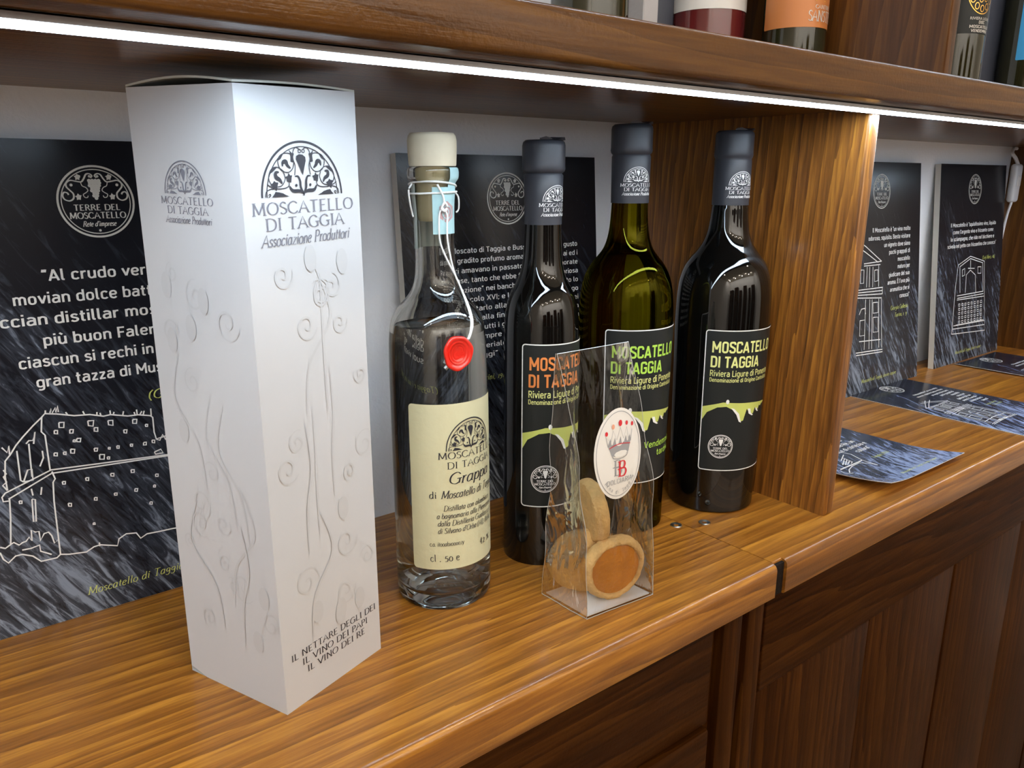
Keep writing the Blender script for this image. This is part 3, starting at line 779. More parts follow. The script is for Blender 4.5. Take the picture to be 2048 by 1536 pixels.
# left worktop
ct = thing('wooden_countertop', 'long varnished honey-brown pine worktop under the white carton and the bottles', 'countertop', (0, 0, 0))
def slab(x0, x1, y0, y1, z0, z1, r, notch=None):
    """board with rounded front top edge, extruded along x"""
    prof = [(y1, z1), (y1, z0), (y0 + 0.004, z0), (y0, z0 + 0.004)]
    for k in range(7):
        a = PI / 2 * k / 6
        prof.append((y0 + r - r * math.cos(a), z1 - r + r * math.sin(a)))
    n = len(prof)
    v = [(x0, p[0], p[1]) for p in prof] + [(x1, p[0], p[1]) for p in prof]
    f = [[i, i + n, (i + 1) % n + n, (i + 1) % n] for i in range(n)]
    f += [list(range(n)), list(range(n, 2 * n))[::-1]]
    return v, f
v, f = slab(-3.2, 1.737, 1.062, W - 0.001, -0.1, 0.0, 0.019)
mesh('board', v, f, 'wood_x', ct, angle=50)
def screw(parent, x, y):
    v, f = lathe([(0, -0.006), (0.006, -0.006), (0.007, -0.001), (0.016, 0.0015), (0.0175, 0.0005), (0.018, -0.004)], 24)
    o = mesh('screw', v, f, 'steel', parent, (x, y, 0.0012))
    a, b = boxg(-0.009, -0.0018, 0, 0.009, 0.0018, 0.0012); c, d = boxg(-0.0018, -0.009, 0, 0.0018, 0.009, 0.0012)
    mesh('cross_recess', *join([(a, b), (c, d)]), 'dark_ink', o, (0, 0, -0.0045), (0, 0, 0.5), smooth=False)
screw(ct, 1.716, 1.394)
cr = thing('wooden_countertop', 'varnished honey-brown pine worktop right of the joint, under the leaflets', 'countertop', (0, 0, 0))
v, f = slab(1.782, 7.0, 1.062, W - 0.001, -0.1, 0.0, 0.016)
v2, f2 = slab(1.7395, 1.782, 1.080, W - 0.001, -0.1, 0.0, 0.004)
mesh('board', *join([(v, f), (v2, f2)]), 'wood_x2', cr, angle=50)
# end-grain plug in the joint notch, shade of the dark gap painted into it
vv, ff = boxg(1.7385, 1.070, -0.099, 1.7815, 1.081, -0.006, 0.002)
mesh('gap_shade_plug', vv, ff, 'shaded_grain', cr)
screw(cr, 1.798, 1.355)

# base cabinets
YF = 1.100
cb = thing('base_cabinet', 'dark stained base cabinet under the left worktop', 'cabinet', (0, 0, ZF))
def cpart(par, name, x0, y0, z0, x1, y1, z1, mat='dark_x', bev=0.006):
    return mesh(name, *boxg(x0, y0, z0 - ZF, x1, y1, z1 - ZF, bev, 2), mat, par)
cpart(cb, 'drawer_front', -1.4, YF, -0.416, 1.533, YF + 0.06, -0.108)
cpart(cb, 'drawer_front', -3.1, YF, -0.416, -1.42, YF + 0.06, -0.108)
cpart(cb, 'lower_rail', -3.1, YF - 0.012, -0.78, 1.530, YF + 0.06, -0.424, 'dark_x', 0.012)
cpart(cb, 'door_panel', -3.1, YF + 0.002, -2.9, 1.530, YF + 0.05, -0.79, 'dark_z')
cpart(cb, 'inner_stile', 1.541, YF + 0.022, -2.95, 1.566, YF + 0.08, -0.112, 'dark_z', 0.003)
cpart(cb, 'corner_stile', 1.570, YF - 0.004, -2.95, 1.652, YF + 0.08, -0.118, 'dark_z', 0.008)
cpart(cb, 'carcass', -3.1, YF + 0.1, -3.0, 1.64, W - 0.01, -0.102, 'dark_z', 0.0)
c2 = thing('base_cabinet', 'dark stained base cabinet with upright boards, under the right worktop', 'cabinet', (0, 0, ZF))
cpart(c2, 'end_stile', 1.680, YF - 0.002, -2.95, 1.752, YF + 0.08, -0.112, 'dark_z', 0.006)
cpart(c2, 'top_rail', 1.757, YF - 0.004, -0.418, 6.9, YF + 0.06, -0.101, 'dark_x', 0.005)
xs = [1.757, 2.392, 3.03, 3.66, 4.30, 4.93, 5.56, 6.2, 6.9]
for i in range(len(xs) - 1):
    cpart(c2, 'plank', xs[i] + (0.0 if i == 0 else 0.003), YF + 0.004 + (i % 2) * 0.004, -2.95, xs[i + 1] - 0.003, YF + 0.05, -0.426, 'dark_z', 0.007)
cpart(c2, 'carcass', 1.69, YF + 0.1, -3.0, 6.9, W - 0.01, -0.102, 'dark_z', 0.0)

# upper shelf
sh = thing('wall_shelf', 'thick varnished pine shelf with the light strip under its front edge', 'shelf', (0, 0, 1.178))
v, f = boxg(-3.2, 1.008, 0.0, 7.0, W - 0.001, 0.083)
bm = bmesh.new(); vs = [bm.verts.new(p) for p in v]; [bm.faces.new([vs[i] for i in q]) for q in f]
ed = [e for e in bm.edges if abs(e.verts[0].co.y - 1.008) < 1e-4 and abs(e.verts[1].co.y - 1.008) < 1e-4 and abs(e.verts[0].co.z - e.verts[1].co.z) < 1e-4]
bmesh.ops.bevel(bm, geom=ed, offset=0.011, segments=4, profile=0.5, affect='EDGES')
bm.verts.index_update()
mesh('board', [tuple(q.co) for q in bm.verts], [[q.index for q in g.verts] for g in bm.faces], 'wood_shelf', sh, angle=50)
bm.free()
ls = thing('led_strip_light', 'bright cool white strip light running along the underside of the shelf', 'light', (0, 0, 1.178))
mesh('diffuser', *boxg(-3.15, 1.088, -0.012, 6.9, 1.152, -0.004, 0.002, 1), 'led', ls)
mesh('channel', *join([boxg(-3.15, 1.082, -0.011, 6.9, 1.0875, -0.0008), boxg(-3.15, 1.1525, -0.011, 6.9, 1.158, -0.0008), boxg(-3.15, 1.082, -0.0032, 6.9, 1.158, -0.0006)]), 'alu', ls, smooth=False)

u2 = thing('wall_shelf', 'upper pine shelf above the picture edge, holding the second light strip', 'shelf', (0, 0, 2.5))
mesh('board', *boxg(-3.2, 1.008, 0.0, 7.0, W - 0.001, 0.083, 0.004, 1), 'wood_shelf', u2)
l2 = thing('led_strip_light', 'cool white strip light under the upper shelf, above the picture edge', 'light', (0, 0, 2.5))
mesh('diffuser', *boxg(-3.15, 1.088, -0.012, 6.9, 1.152, -0.004, 0.002, 1), 'led', l2)
# dividers
def divider(label, x0, x1, y0, z0, z1, mat, top_skew=0.0):
    v, f = boxg(x0, y0, z0, x1, W - 0.002, z1, 0.009, 3, lambda c, e: abs(c.y - y0) < 1e-3)
    v = [(p[0] + top_skew * (p[2] - z0), p[1], p[2]) for p in v]
    return tag(mesh('shelf_divider', v, f, mat), label, 'divider')
divider('honey-brown upright pine board right of the wine bottles, holding up the shelf', 2.120, 2.172, 1.160, 0.0, 1.1775, 'wood_z', 0.012)
divider('dark brown upright pine board at the far right end, behind the last poster', 5.300, 5.352, 1.20, 0.0, 1.1775, 'wood_z2')
divider('upright pine board standing on top of the shelf between the upper bottles', 2.383, 2.436, 1.10, 1.261, 2.5, 'wood_z2')

# ================================================================== POSTERS
def poster(label, x0, w, yb, yt, h, th, rest=W - 0.002):
    """foam board leaning on the wall; local frame: origin bottom-left of the printed face, X right, Z up the face"""
    ang = math.atan2(yt - yb, h)
    t = thing('poster', label, 'poster', (x0, yb, 0.0), (-ang, 0, 0))
    L = math.hypot(yt - yb, h)
    mesh('board', *boxg(0, 0.0008, 0, w, th, L), 'foam', t, smooth=False)
    v = [(0.0, 0, 0), (w, 0, 0), (w, 0, L), (0.0, 0, L), (0.0, .0008, 0), (w, .0008, 0), (w, .0008, L), (0.0, .0008, L)]
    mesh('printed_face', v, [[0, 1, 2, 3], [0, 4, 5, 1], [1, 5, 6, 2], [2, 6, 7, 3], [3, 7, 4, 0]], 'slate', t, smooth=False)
    return t, on_plane((0, 0, 0), (1, 0, 0), (0, 0, 1), 0.0008), L

BAKE = [[[0.14,0.417,0.152,0.434,0.167,0.45,0.189,0.471,0.208,0.487,0.215,0.494,0.238,0.489,0.271,0.479,0.302,0.476,0.329,0.467,0.344,0.468,0.38,0.458,0.402,0.457,0.428,0.45,0.433,0.445,0.432,0.409,0.435,0.391,0.449,0.393,0.461,0.395],[0.217,0.501,0.216,0.494],[0.225,0.494,0.228,0.503,0.229,0.493,0.237,0.504,0.236,0.493,0.242,0.507,0.241,0.493],[0.255,0.49,0.258,0.484],[0.289,0.486,0.292,0.476],[0.317,0.479,0.316,0.471],[0.323,0.476,0.324,0.47],[0.344,0.478,0.344,0.468],[0.352,0.473,0.349,0.465],[0.372,0.471,0.369,0.461],[0.394,0.465,0.396,0.456],[0.4,0.47,0.4,0.456],[0.411,0.464,0.406,0.457],[0.416,0.464,0.413,0.455],[0.431,0.467,0.43,0.448],[0.208,0.487,0.203,0.455,0.209,0.446,0.208,0.365],[0.211,0.361,0.215,0.343,0.21,0.336,0.206,0.292,0.204,0.231,0.202,0.164],[0.14,0.417,0.128,0.404,0.123,0.369,0.123,0.338],[0.124,0.318,0.12,0.275,0.112,0.216],[0.126,0.435,0.134,0.422,0.139,0.436,0.138,0.417],[0.152,0.422,0.15,0.355,0.155,0.35],[0.176,0.433,0.172,0.358],[0.171,0.434,0.177,0.44,0.185,0.439,0.191,0.457,0.185,0.431],[0.199,0.412,0.199,0.396,0.19,0.378],[0.165,0.307,0.161,0.255,0.166,0.254,0.171,0.305,0.165,0.307],[0.155,0.35,0.166,0.375,0.174,0.375,0.173,0.35,0.155,0.35],[0.167,0.331,0.168,0.315],[0.187,0.33,0.183,0.313],[0.122,0.385,0.126,0.375,0.12,0.37,0.124,0.357,0.116,0.351,0.123,0.338],[0.118,0.333,0.21,0.365,0.459,0.347],[0.122,0.318,0.21,0.357,0.461,0.344],[0.118,0.333,0.111,0.325,0.112,0.315,0.122,0.314],[0.092,0.214,0.101,0.209,0.108,0.213,0.118,0.218,0.127,0.209,0.134,0.213,0.141,0.214,0.148,0.222,0.152,0.212,0.154,0.237,0.161,0.23,0.168,0.23,0.168,0.207,0.177,0.222,0.186,0.223,0.191,0.213,0.194,0.194,0.203,0.201,0.202,0.164],[0.09,0.202,0.094,0.185,0.102,0.174,0.117,0.186,0.13,0.186,0.149,0.176,0.163,0.159,0.194,0.158,0.202,0.164],[0.131,0.196,0.148,0.195,0.165,0.198,0.165,0.183,0.185,0.169],[0.202,0.164,0.219,0.159,0.254,0.154,0.271,0.162,0.284,0.163,0.32,0.15,0.325,0.166,0.342,0.174,0.364,0.17,0.372,0.154,0.387,0.161,0.418,0.159,0.446,0.158,0.456,0.157],[0.427,0.36,0.442,0.364,0.446,0.354,0.429,0.354,0.427,0.36],[0.283,0.169,0.283,0.16],[0.435,0.391,0.442,0.386,0.45,0.399,0.456,0.385],[0.239,0.469,0.249,0.468,0.247,0.456,0.238,0.458,0.239,0.469],[0.228,0.453,0.234,0.452,0.233,0.444,0.227,0.446,0.228,0.453],[0.258,0.449,0.265,0.448,0.263,0.44,0.257,0.441,0.258,0.449],[0.296,0.462,0.308,0.461,0.305,0.448,0.296,0.451,0.296,0.462],[0.337,0.455,0.347,0.454,0.346,0.442,0.337,0.445,0.337,0.455],[0.307,0.444,0.314,0.443,0.313,0.434,0.306,0.436,0.307,0.444],[0.389,0.448,0.398,0.447,0.396,0.437,0.388,0.439,0.389,0.448],[0.367,0.427,0.374,0.426,0.372,0.418,0.367,0.42,0.367,0.427],[0.269,0.426,0.277,0.425,0.275,0.417,0.268,0.419,0.269,0.426],[0.262,0.424,0.266,0.423,0.265,0.419,0.261,0.42,0.262,0.424],[0.254,0.404,0.262,0.402,0.26,0.393,0.253,0.395,0.254,0.404],[0.221,0.402,0.227,0.401,0.226,0.394,0.22,0.396,0.221,0.402],[0.239,0.4,0.244,0.4,0.243,0.393,0.239,0.395,0.239,0.4],[0.301,0.396,0.308,0.395,0.306,0.388,0.301,0.389,0.301,0.396],[0.31,0.379,0.32,0.377,0.318,0.366,0.309,0.368,0.31,0.379],[0.33,0.392,0.334,0.391,0.333,0.387,0.33,0.388,0.33,0.392],[0.348,0.392,0.353,0.391,0.352,0.385,0.348,0.386,0.348,0.392],[0.377,0.39,0.382,0.389,0.381,0.384,0.377,0.385,0.377,0.39],[0.406,0.388,0.412,0.388,0.411,0.381,0.405,0.382,0.406,0.388],[0.425,0.39,0.431,0.389,0.43,0.382,0.425,0.384,0.425,0.39],[0.415,0.431,0.42,0.43,0.419,0.425,0.415,0.426,0.415,0.431],[0.325,0.37,0.33,0.369,0.329,0.364,0.325,0.365,0.325,0.37],[0.275,0.331,0.281,0.33,0.28,0.323,0.275,0.325,0.275,0.331],[0.228,0.333,0.234,0.332,0.233,0.326,0.228,0.327,0.228,0.333],[0.327,0.329,0.334,0.328,0.333,0.321,0.327,0.323,0.327,0.329],[0.371,0.328,0.378,0.327,0.377,0.32,0.371,0.321,0.371,0.328],[0.287,0.28,0.292,0.279,0.291,0.272,0.286,0.274,0.287,0.28],[0.233,0.28,0.239,0.278,0.238,0.271,0.233,0.273,0.233,0.28],[0.329,0.28,0.335,0.279,0.334,0.274,0.329,0.275,0.329,0.28],[0.374,0.28,0.38,0.279,0.378,0.272,0.373,0.274,0.374,0.28],[0.423,0.305,0.429,0.304,0.428,0.298,0.423,0.299,0.423,0.305],[0.416,0.279,0.42,0.278,0.419,0.273,0.415,0.274,0.416,0.279],[0.403,0.239,0.408,0.238,0.407,0.232,0.402,0.234,0.403,0.239],[0.141,0.309,0.146,0.308,0.145,0.302,0.141,0.303,0.141,0.309],[0.277,0.22,0.28,0.219,0.28,0.215,0.276,0.216,0.277,0.22]],[[0.253,0.714,0.304,0.691,0.446,0.617],[0.21,0.702,0.297,0.667,0.415,0.613],[0.284,0.614,0.446,0.617],[0.284,0.604,0.434,0.602],[0.313,0.598,0.308,0.503],[0.336,0.597,0.333,0.501],[0.366,0.595,0.365,0.499],[0.419,0.599,0.421,0.498],[0.381,0.578,0.411,0.579,0.413,0.526,0.382,0.524,0.381,0.578],[0.227,0.495,0.46,0.491],[0.228,0.483,0.456,0.476],[0.228,0.472,0.456,0.46],[0.228,0.459,0.45,0.441],[0.301,0.446,0.291,0.207],[0.339,0.443,0.336,0.205],[0.361,0.441,0.361,0.202],[0.423,0.439,0.429,0.201],[0.446,0.437,0.457,0.197],[0.217,0.201,0.463,0.188],[0.217,0.189,0.464,0.176],[0.455,0.491,0.456,0.46],[0.369,0.425,0.415,0.423,0.417,0.373,0.371,0.374,0.369,0.425],[0.371,0.354,0.417,0.351,0.419,0.28,0.373,0.282,0.371,0.354],[0.251,0.351,0.296,0.35,0.293,0.277,0.248,0.278,0.251,0.351],[0.244,0.379,0.265,0.404,0.295,0.405,0.303,0.377],[0.246,0.252,0.443,0.239],[0.255,0.587,0.284,0.586,0.282,0.524,0.253,0.525,0.255,0.587]],[[0.199,0.167,0.222,0.429,0.244,0.542,0.393,0.582,0.576,0.544,0.598,0.352,0.626,0.141,0.199,0.167],[0.265,0.532,0.394,0.569,0.555,0.536,0.579,0.372],[0.265,0.532,0.28,0.389],[0.245,0.374,0.579,0.372],[0.25,0.36,0.584,0.358],[0.216,0.211,0.615,0.199],[0.207,0.194,0.617,0.175],[0.346,0.383,0.349,0.482,0.399,0.505,0.464,0.474,0.482,0.371],[0.367,0.517,0.45,0.511],[0.395,0.56,0.398,0.514],[0.296,0.512,0.326,0.519,0.328,0.483,0.299,0.477,0.296,0.512],[0.492,0.517,0.535,0.515,0.538,0.478,0.495,0.481,0.492,0.517],[0.247,0.351,0.592,0.343],[0.246,0.212,0.603,0.205],[0.268,0.327,0.287,0.326,0.287,0.314,0.269,0.315,0.268,0.327],[0.307,0.326,0.325,0.325,0.326,0.313,0.308,0.314,0.307,0.326],[0.346,0.325,0.364,0.324,0.365,0.313,0.346,0.313,0.346,0.325],[0.385,0.325,0.404,0.324,0.404,0.312,0.386,0.313,0.385,0.325],[0.424,0.324,0.443,0.323,0.444,0.311,0.425,0.312,0.424,0.324],[0.465,0.323,0.484,0.322,0.485,0.31,0.465,0.311,0.465,0.323],[0.505,0.322,0.524,0.321,0.525,0.309,0.506,0.31,0.505,0.322],[0.546,0.321,0.566,0.321,0.567,0.308,0.547,0.309,0.546,0.321],[0.27,0.303,0.288,0.302,0.289,0.29,0.271,0.291,0.27,0.303],[0.308,0.302,0.327,0.301,0.328,0.29,0.309,0.29,0.308,0.302],[0.347,0.301,0.366,0.301,0.367,0.289,0.348,0.29,0.347,0.301],[0.387,0.301,0.405,0.3,0.406,0.288,0.387,0.289,0.387,0.301],[0.426,0.3,0.445,0.299,0.446,0.287,0.427,0.288,0.426,0.3],[0.466,0.299,0.486,0.298,0.487,0.286,0.467,0.287,0.466,0.299],[0.507,0.298,0.526,0.297,0.527,0.285,0.508,0.286,0.507,0.298],[0.548,0.297,0.568,0.296,0.569,0.284,0.549,0.285,0.548,0.297],[0.272,0.28,0.29,0.279,0.291,0.267,0.272,0.268,0.272,0.28],[0.31,0.279,0.328,0.278,0.329,0.266,0.311,0.267,0.31,0.279],[0.349,0.278,0.368,0.277,0.368,0.265,0.35,0.266,0.349,0.278],[0.388,0.277,0.407,0.276,0.408,0.264,0.389,0.265,0.388,0.277],[0.428,0.276,0.447,0.275,0.448,0.262,0.429,0.263,0.428,0.276],[0.468,0.275,0.487,0.274,0.488,0.261,0.469,0.262,0.468,0.275],[0.509,0.274,0.528,0.273,0.529,0.26,0.51,0.261,0.509,0.274],[0.55,0.272,0.57,0.271,0.571,0.259,0.551,0.26,0.55,0.272],[0.273,0.256,0.291,0.255,0.292,0.243,0.274,0.244,0.273,0.256],[0.312,0.255,0.33,0.254,0.331,0.242,0.312,0.243,0.312,0.255],[0.351,0.254,0.369,0.253,0.37,0.241,0.351,0.242,0.351,0.254],[0.39,0.253,0.409,0.252,0.41,0.239,0.391,0.24,0.39,0.253],[0.43,0.251,0.449,0.25,0.45,0.238,0.431,0.239,0.43,0.251],[0.47,0.25,0.489,0.249,0.49,0.237,0.471,0.238,0.47,0.25],[0.511,0.249,0.53,0.248,0.531,0.236,0.512,0.237,0.511,0.249],[0.552,0.248,0.572,0.247,0.573,0.234,0.553,0.236,0.552,0.248],[0.275,0.232,0.293,0.231,0.294,0.219,0.275,0.22,0.275,0.232],[0.313,0.231,0.332,0.23,0.333,0.218,0.314,0.219,0.313,0.231],[0.352,0.23,0.371,0.229,0.372,0.217,0.353,0.218,0.352,0.23],[0.392,0.228,0.411,0.227,0.411,0.215,0.393,0.216,0.392,0.228],[0.432,0.227,0.451,0.226,0.452,0.214,0.433,0.215,0.432,0.227],[0.472,0.226,0.491,0.225,0.492,0.213,0.473,0.214,0.472,0.226],[0.513,0.225,0.532,0.223,0.533,0.211,0.514,0.212,0.513,0.225],[0.554,0.223,0.574,0.222,0.575,0.21,0.555,0.211,0.554,0.223]],[[0.255,0.319,0.265,0.281,0.236,0.222,0.225,0.158],[0.236,0.222,0.073,0.214],[0.22,0.219,0.062,0.208],[0.225,0.158,0.222,0.189,0.199,0.214,0.148,0.211,0.097,0.195,0.059,0.172,0.064,0.161,0.029,0.169,0.044,0.196],[0.237,0.295,0.169,0.266],[0.198,0.28,0.201,0.271,0.191,0.235,0.171,0.228],[0.169,0.259,0.173,0.234],[0.144,0.249,0.151,0.23],[0.201,0.271,0.132,0.238],[0.197,0.259,0.139,0.232],[0.193,0.247,0.151,0.23]]]

# left poster
t, fn, L = poster('large dark slate-print poster behind the white carton, with a castle drawing', 0.0, 0.75, 1.918, 1.957, 1.073, 0.030)
a = Art(); a.put(RND, 0.375, 0.945, 0.077)
lay('seal_print', a, fn, 'grey_ink', t)
a = Art()
for s_, x, y, w in (('\u201cAl crudo verno', .248, .781, .250), ('movian dolce battaglia', .189, .7335, .352), ('faccian distillar mosto e il', .124, .689, .446),
                    ('pi\u00f9 buon Falerno', .233, .643, .268), ('ciascun si rechi in mano', .181, .598, .368), ('gran tazza di Muschio', .208, .553, .322)):
    a.sans(s_, x, y, 0.0245, w, bold=0.020)
lay('quotation', a, fn, 'white_ink', t)
a = Art()
a.serif('(Gabriello)', .429, .490, 0.021, 0.145, shear=0.25)
lay('author_line', a, fn, 'yellow_ink', t)
a = Art()
a.serif('Moscatello di Taggia, dorato sapore', .244, .048, 0.018, 0.37, shear=0.25, wt=0.1)
lay('caption', a, fn, 'yellow_ink', t)
a = Art()
for q in BAKE[0]:
    a.stroke([(q[i], q[i + 1]) for i in range(0, len(q), 2)], 0.0031)
lay('castle_drawing', a, fn, 'white_ink', t)

# middle poster
t, fn, L = poster('dark slate-print poster with a long paragraph, behind the clear bottle', 1.129, 0.749, 1.880, 1.956, 1.062, 0.030)
a = Art(); a.put(RND, 0.379, 0.938, 0.077)
lay('seal_print', a, fn, 'grey_ink', t)
a = Art()
x0, x1 = 0.142, 0.662
for k, (s_, e_) in enumerate((('Il Moscato di Taggia e Bussana ha un bel gusto', 0), ('dal gradito profumo aromatico, che i Papi ai ed i', 0), ('Pari amavano in passato e le tavole onorate', 0),
        ('mense, tanto che ebbe fama ampia e gloriosa', 0), ('\u201cmenzione\u201d nei banchetti di corte in tutto lo', 0), ('del secolo XVI; e lo si volle in ogni luogo', 0), ('per gustarlo alla tavola dei grandi e dei', 0),
        ('re, quasi alla fine di ogni lieto pasto e in', 0), ('pi\u00f9, e da tutti i gran signori del tempo fu', 0), ('voluto sempre nelle case e alla mensa', 0), ('della imperiale corte di Francia e nei', 0), ('suoi viaggi\u201d', 1))):
    y = 0.783 - k * 0.0290
    a.sans(s_, x0, y, 0.0155, (x1 - x0) if not e_ else 0.175, bold=0.014)
lay('paragraph', a, fn, 'white_ink', t)
a = Art(); a.serif('(Taggia e i suoi vini, 1914)', 0.095, 0.392, 0.017, 0.262, shear=0.25, wt=0.1)
lay('caption', a, fn, 'yellow_ink', t)

# right posters
def facade_text(a, b, lines, xr, y0, dy, h, k=0.0145):
    for i, s_ in enumerate(lines):
        a.sans(s_, xr, y0 - i * dy, h, len(s_) * k, 'R', bold=0.02)
T1 = ['Il Moscatello \u00e8 \u201cun vino molto', 'odoroso, squisito. Basta visitare', 'un vigneto dove siano', 'pochi grappoli di', 'moscatello', 'maturo per', 'giudicare del suo', 'aroma. \u00c8 l\u2019uva pi\u00f9', 'aromatica che si', 'conosca\u201d']
t, fn, L = poster('slate-print poster with a church facade drawing, partly hidden by the divider', 3.300, 0.825, 1.833, 1.953, 1.072, 0.030)
a = Art(); a.put(RND, 0.440, 0.944, 0.080); lay('seal_print', a, fn, 'grey_ink', t)
a = Art(); facade_text(a, None, T1, 0.725, 0.755, 0.0365, 0.021, 0.0122); lay('quotation', a, fn, 'white_ink', t)
a = Art(); a.serif('Giorgio Gallesio', 0.71, 0.372, 0.020, 0.17, 'R', shear=0.2); a.serif('Torino, 1839', 0.70, 0.335, 0.020, 0.12, 'R', shear=0.2)
lay('author_line', a, fn, 'yellow_ink', t); a = Art(); a.serif('Moscatello di Taggia, dorato sapore', .27, .048, 0.017, 0.33, shear=0.25, wt=0.1); lay('caption', a, fn, 'yellow_ink', t)
a = Art()
for q in BAKE[1]: a.stroke([(q[i], q[i + 1]) for i in range(0, len(q), 2)], 0.0042)
lay('church_drawing', a, fn, 'white_ink', t)

t, fn, L = poster('slate-print poster with a tall palace drawing, rightmost of the posters', 4.350, 0.815, 1.850, 1.955, 1.072, 0.030)
a = Art(); a.put(RND, 0.412, 0.946, 0.080); lay('seal_print', a, fn, 'grey_ink', t)
a = Art()
for i, (s_, xa, xb) in enumerate((('Il Moscatello \u00e8 \u201csquisitissimo vino, liquido', .135, .706), ('come l\u2019argento vivo e frizzante come', .165, .675), ('lo sciampagna, che ride nel bicchiere e', .14, .69), ('scivola nel petto con frizzantino che conosca\u201d', .105, .72))):
    a.sans(s_, xa, 0.748 - i * 0.0372, 0.021, xb - xa, bold=0.02)
lay('quotation', a, fn, 'white_ink', t)
a = Art(); a.serif('(Luigi Maria, 1840)', 0.71, 0.556, 0.020, 0.16, 'R', shear=0.2); lay('author_line', a, fn, 'yellow_ink', t); a = Art(); a.serif('Moscatello di Taggia, dorato sapore', .25, .048, 0.017, 0.33, shear=0.25, wt=0.1)
lay('caption', a, fn, 'yellow_ink', t)
a = Art()
for q in BAKE[2]: a.stroke([(q[i], q[i + 1]) for i in range(0, len(q), 2)], 0.0042)
lay('palace_drawing', a, fn, 'white_ink', t)

# ================================================================== LEAFLETS on the worktop
def leaflet(label, x0, y0, w, l, lift=0.0, rot=0.0):
    t = thing('leaflet', label, 'leaflet', (x0, y0, 0.0005), (0, 0, rot))
    nx, ny = 14, 18
    def zz(x, y):
        return 0.003 + lift * (max(0, 1 - x / w * 3) ** 2 * 0.5 + max(0, 1 - y / l * 3.0) ** 2 * 0.9)
    v = []; f = []
    for j in range(ny + 1):
        for i in range(nx + 1):
            x, y = w * i / nx, l * j / ny
            v.append((x, y, zz(x, y)))
    k = len(v)
    v += [(p[0], p[1], p[2] - 0.0022) for p in v[:k]]
    g = lambda i, j: j * (nx + 1) + i
    fm = []
    for j in range(ny):
        for i in range(nx):
            f.append([g(i, j), g(i + 1, j), g(i + 1, j + 1), g(i, j + 1)]); fm.append(0)
            f.append([g(i, j) + k, g(i, j + 1) + k, g(i + 1, j + 1) + k, g(i + 1, j) + k]); fm.append(1)
    for i in range(nx):
        f.append([g(i, 0), g(i, 0) + k, g(i + 1, 0) + k, g(i + 1, 0)]); fm.append(1)
        f.append([g(i + 1, ny), g(i + 1, ny) + k, g(i, ny) + k, g(i, ny)]); fm.append(1)
    for j in range(ny):
        f.append([g(0, j + 1), g(0, j + 1) + k, g(0, j) + k, g(0, j)]); fm.append(1)
        f.append([g(nx, j), g(nx, j) + k, g(nx, j + 1) + k, g(nx, j + 1)]); fm.append(1)
    mesh('sheet', v, f, ['slate_flat', 'card'], t, fm=fm)
    return t, (lambda x, y: (x, y, zz(x, y) + 0.0008))
# front one
t, fn = leaflet('dark slate-print leaflet with one curled corner, nearest the worktop edge', 2.440, 1.118, 0.540, 0.76, 0.030)
a = Art()
for i, (s_, xr) in enumerate((('Il Moscatello \u00e8 il vino', .36), ('degno della mensa', .385), ('dei Papi e dei Re, un', .415), ('calice di cortesia e', .435), ('cultura\u201d', .40))):
    a.sans(s_, xr, 0.415 - i * 0.0365 + 0.006, 0.022, len(s_) * 0.0115, 'R', bold=0.02)
lay('quotation', a, fn, 'white_ink', t)
a = Art(); a.sans('Taggia, 1850', .40, .205, 0.016, 0.105, 'R'); lay('author_line', a, fn, 'yellow_ink', t); a = Art(); a.serif('Moscatello di Taggia, dorato sapore', .175, .042, 0.014, 0.25, shear=0.25, wt=0.12); lay('caption', a, fn, 'yellow_ink', t)
a = Art()
for q in BAKE[3]: a.stroke([(q[i], q[i + 1]) for i in range(0, len(q), 2)], 0.0036)
lay('bridge_drawing', a, fn, 'white_ink', t)
a = Art(); a.put(RND, 0.27, 0.665, 0.052); lay('seal_print', a, fn, 'white_ink', t)
# middle one: same design as the church poster, at 0.64 size
def church_leaflet(label, x0, y0, rot=0.0, lift=0.0):
    t, fn = leaflet(label, x0, y0, 0.535, 0.765, lift, rot)
    K = 0.645
    a = Art(); a.put(RND, 0.272, 0.685, 0.056); lay('seal_print', a, fn, 'white_ink', t)
    a = Art()
    for i, s_ in enumerate(T1):
        a.sans(s_, 0.475, 0.560 - i * 0.026, 0.015, len(s_) * 0.0076, 'R', bold=0.03)
    lay('quotation', a, fn, 'white_ink', t)
    a = Art(); a.sans('Giorgio Gallesio', 0.46, 0.285, 0.013, 0.11, 'R'); a.sans('Torino, 1839', 0.46, 0.262, 0.013, 0.08, 'R'); lay('caption', a, fn, 'yellow_ink', t)
    a = Art()
    for q in BAKE[1]: a.stroke([(q[i] * K - 0.0, q[i + 1] * K + 0.03) for i in range(0, len(q), 2)], 0.0030)
    # left half of the facade (mirror image about its axis)
    for q in BAKE[1]: a.stroke([(0.36 - q[i] * K - 0.0, q[i + 1] * K + 0.03) for i in range(0, len(q), 2)], 0.0030)
    lay('church_drawing', a, fn, 'white_ink', t)
church_leaflet('slate-print leaflet with a church drawing, lying in front of the church poster', 3.468, 1.085)
church_leaflet('slate-print leaflet cut off by the right picture edge, in front of the last poster', 4.545, 1.060, lift=0.01)

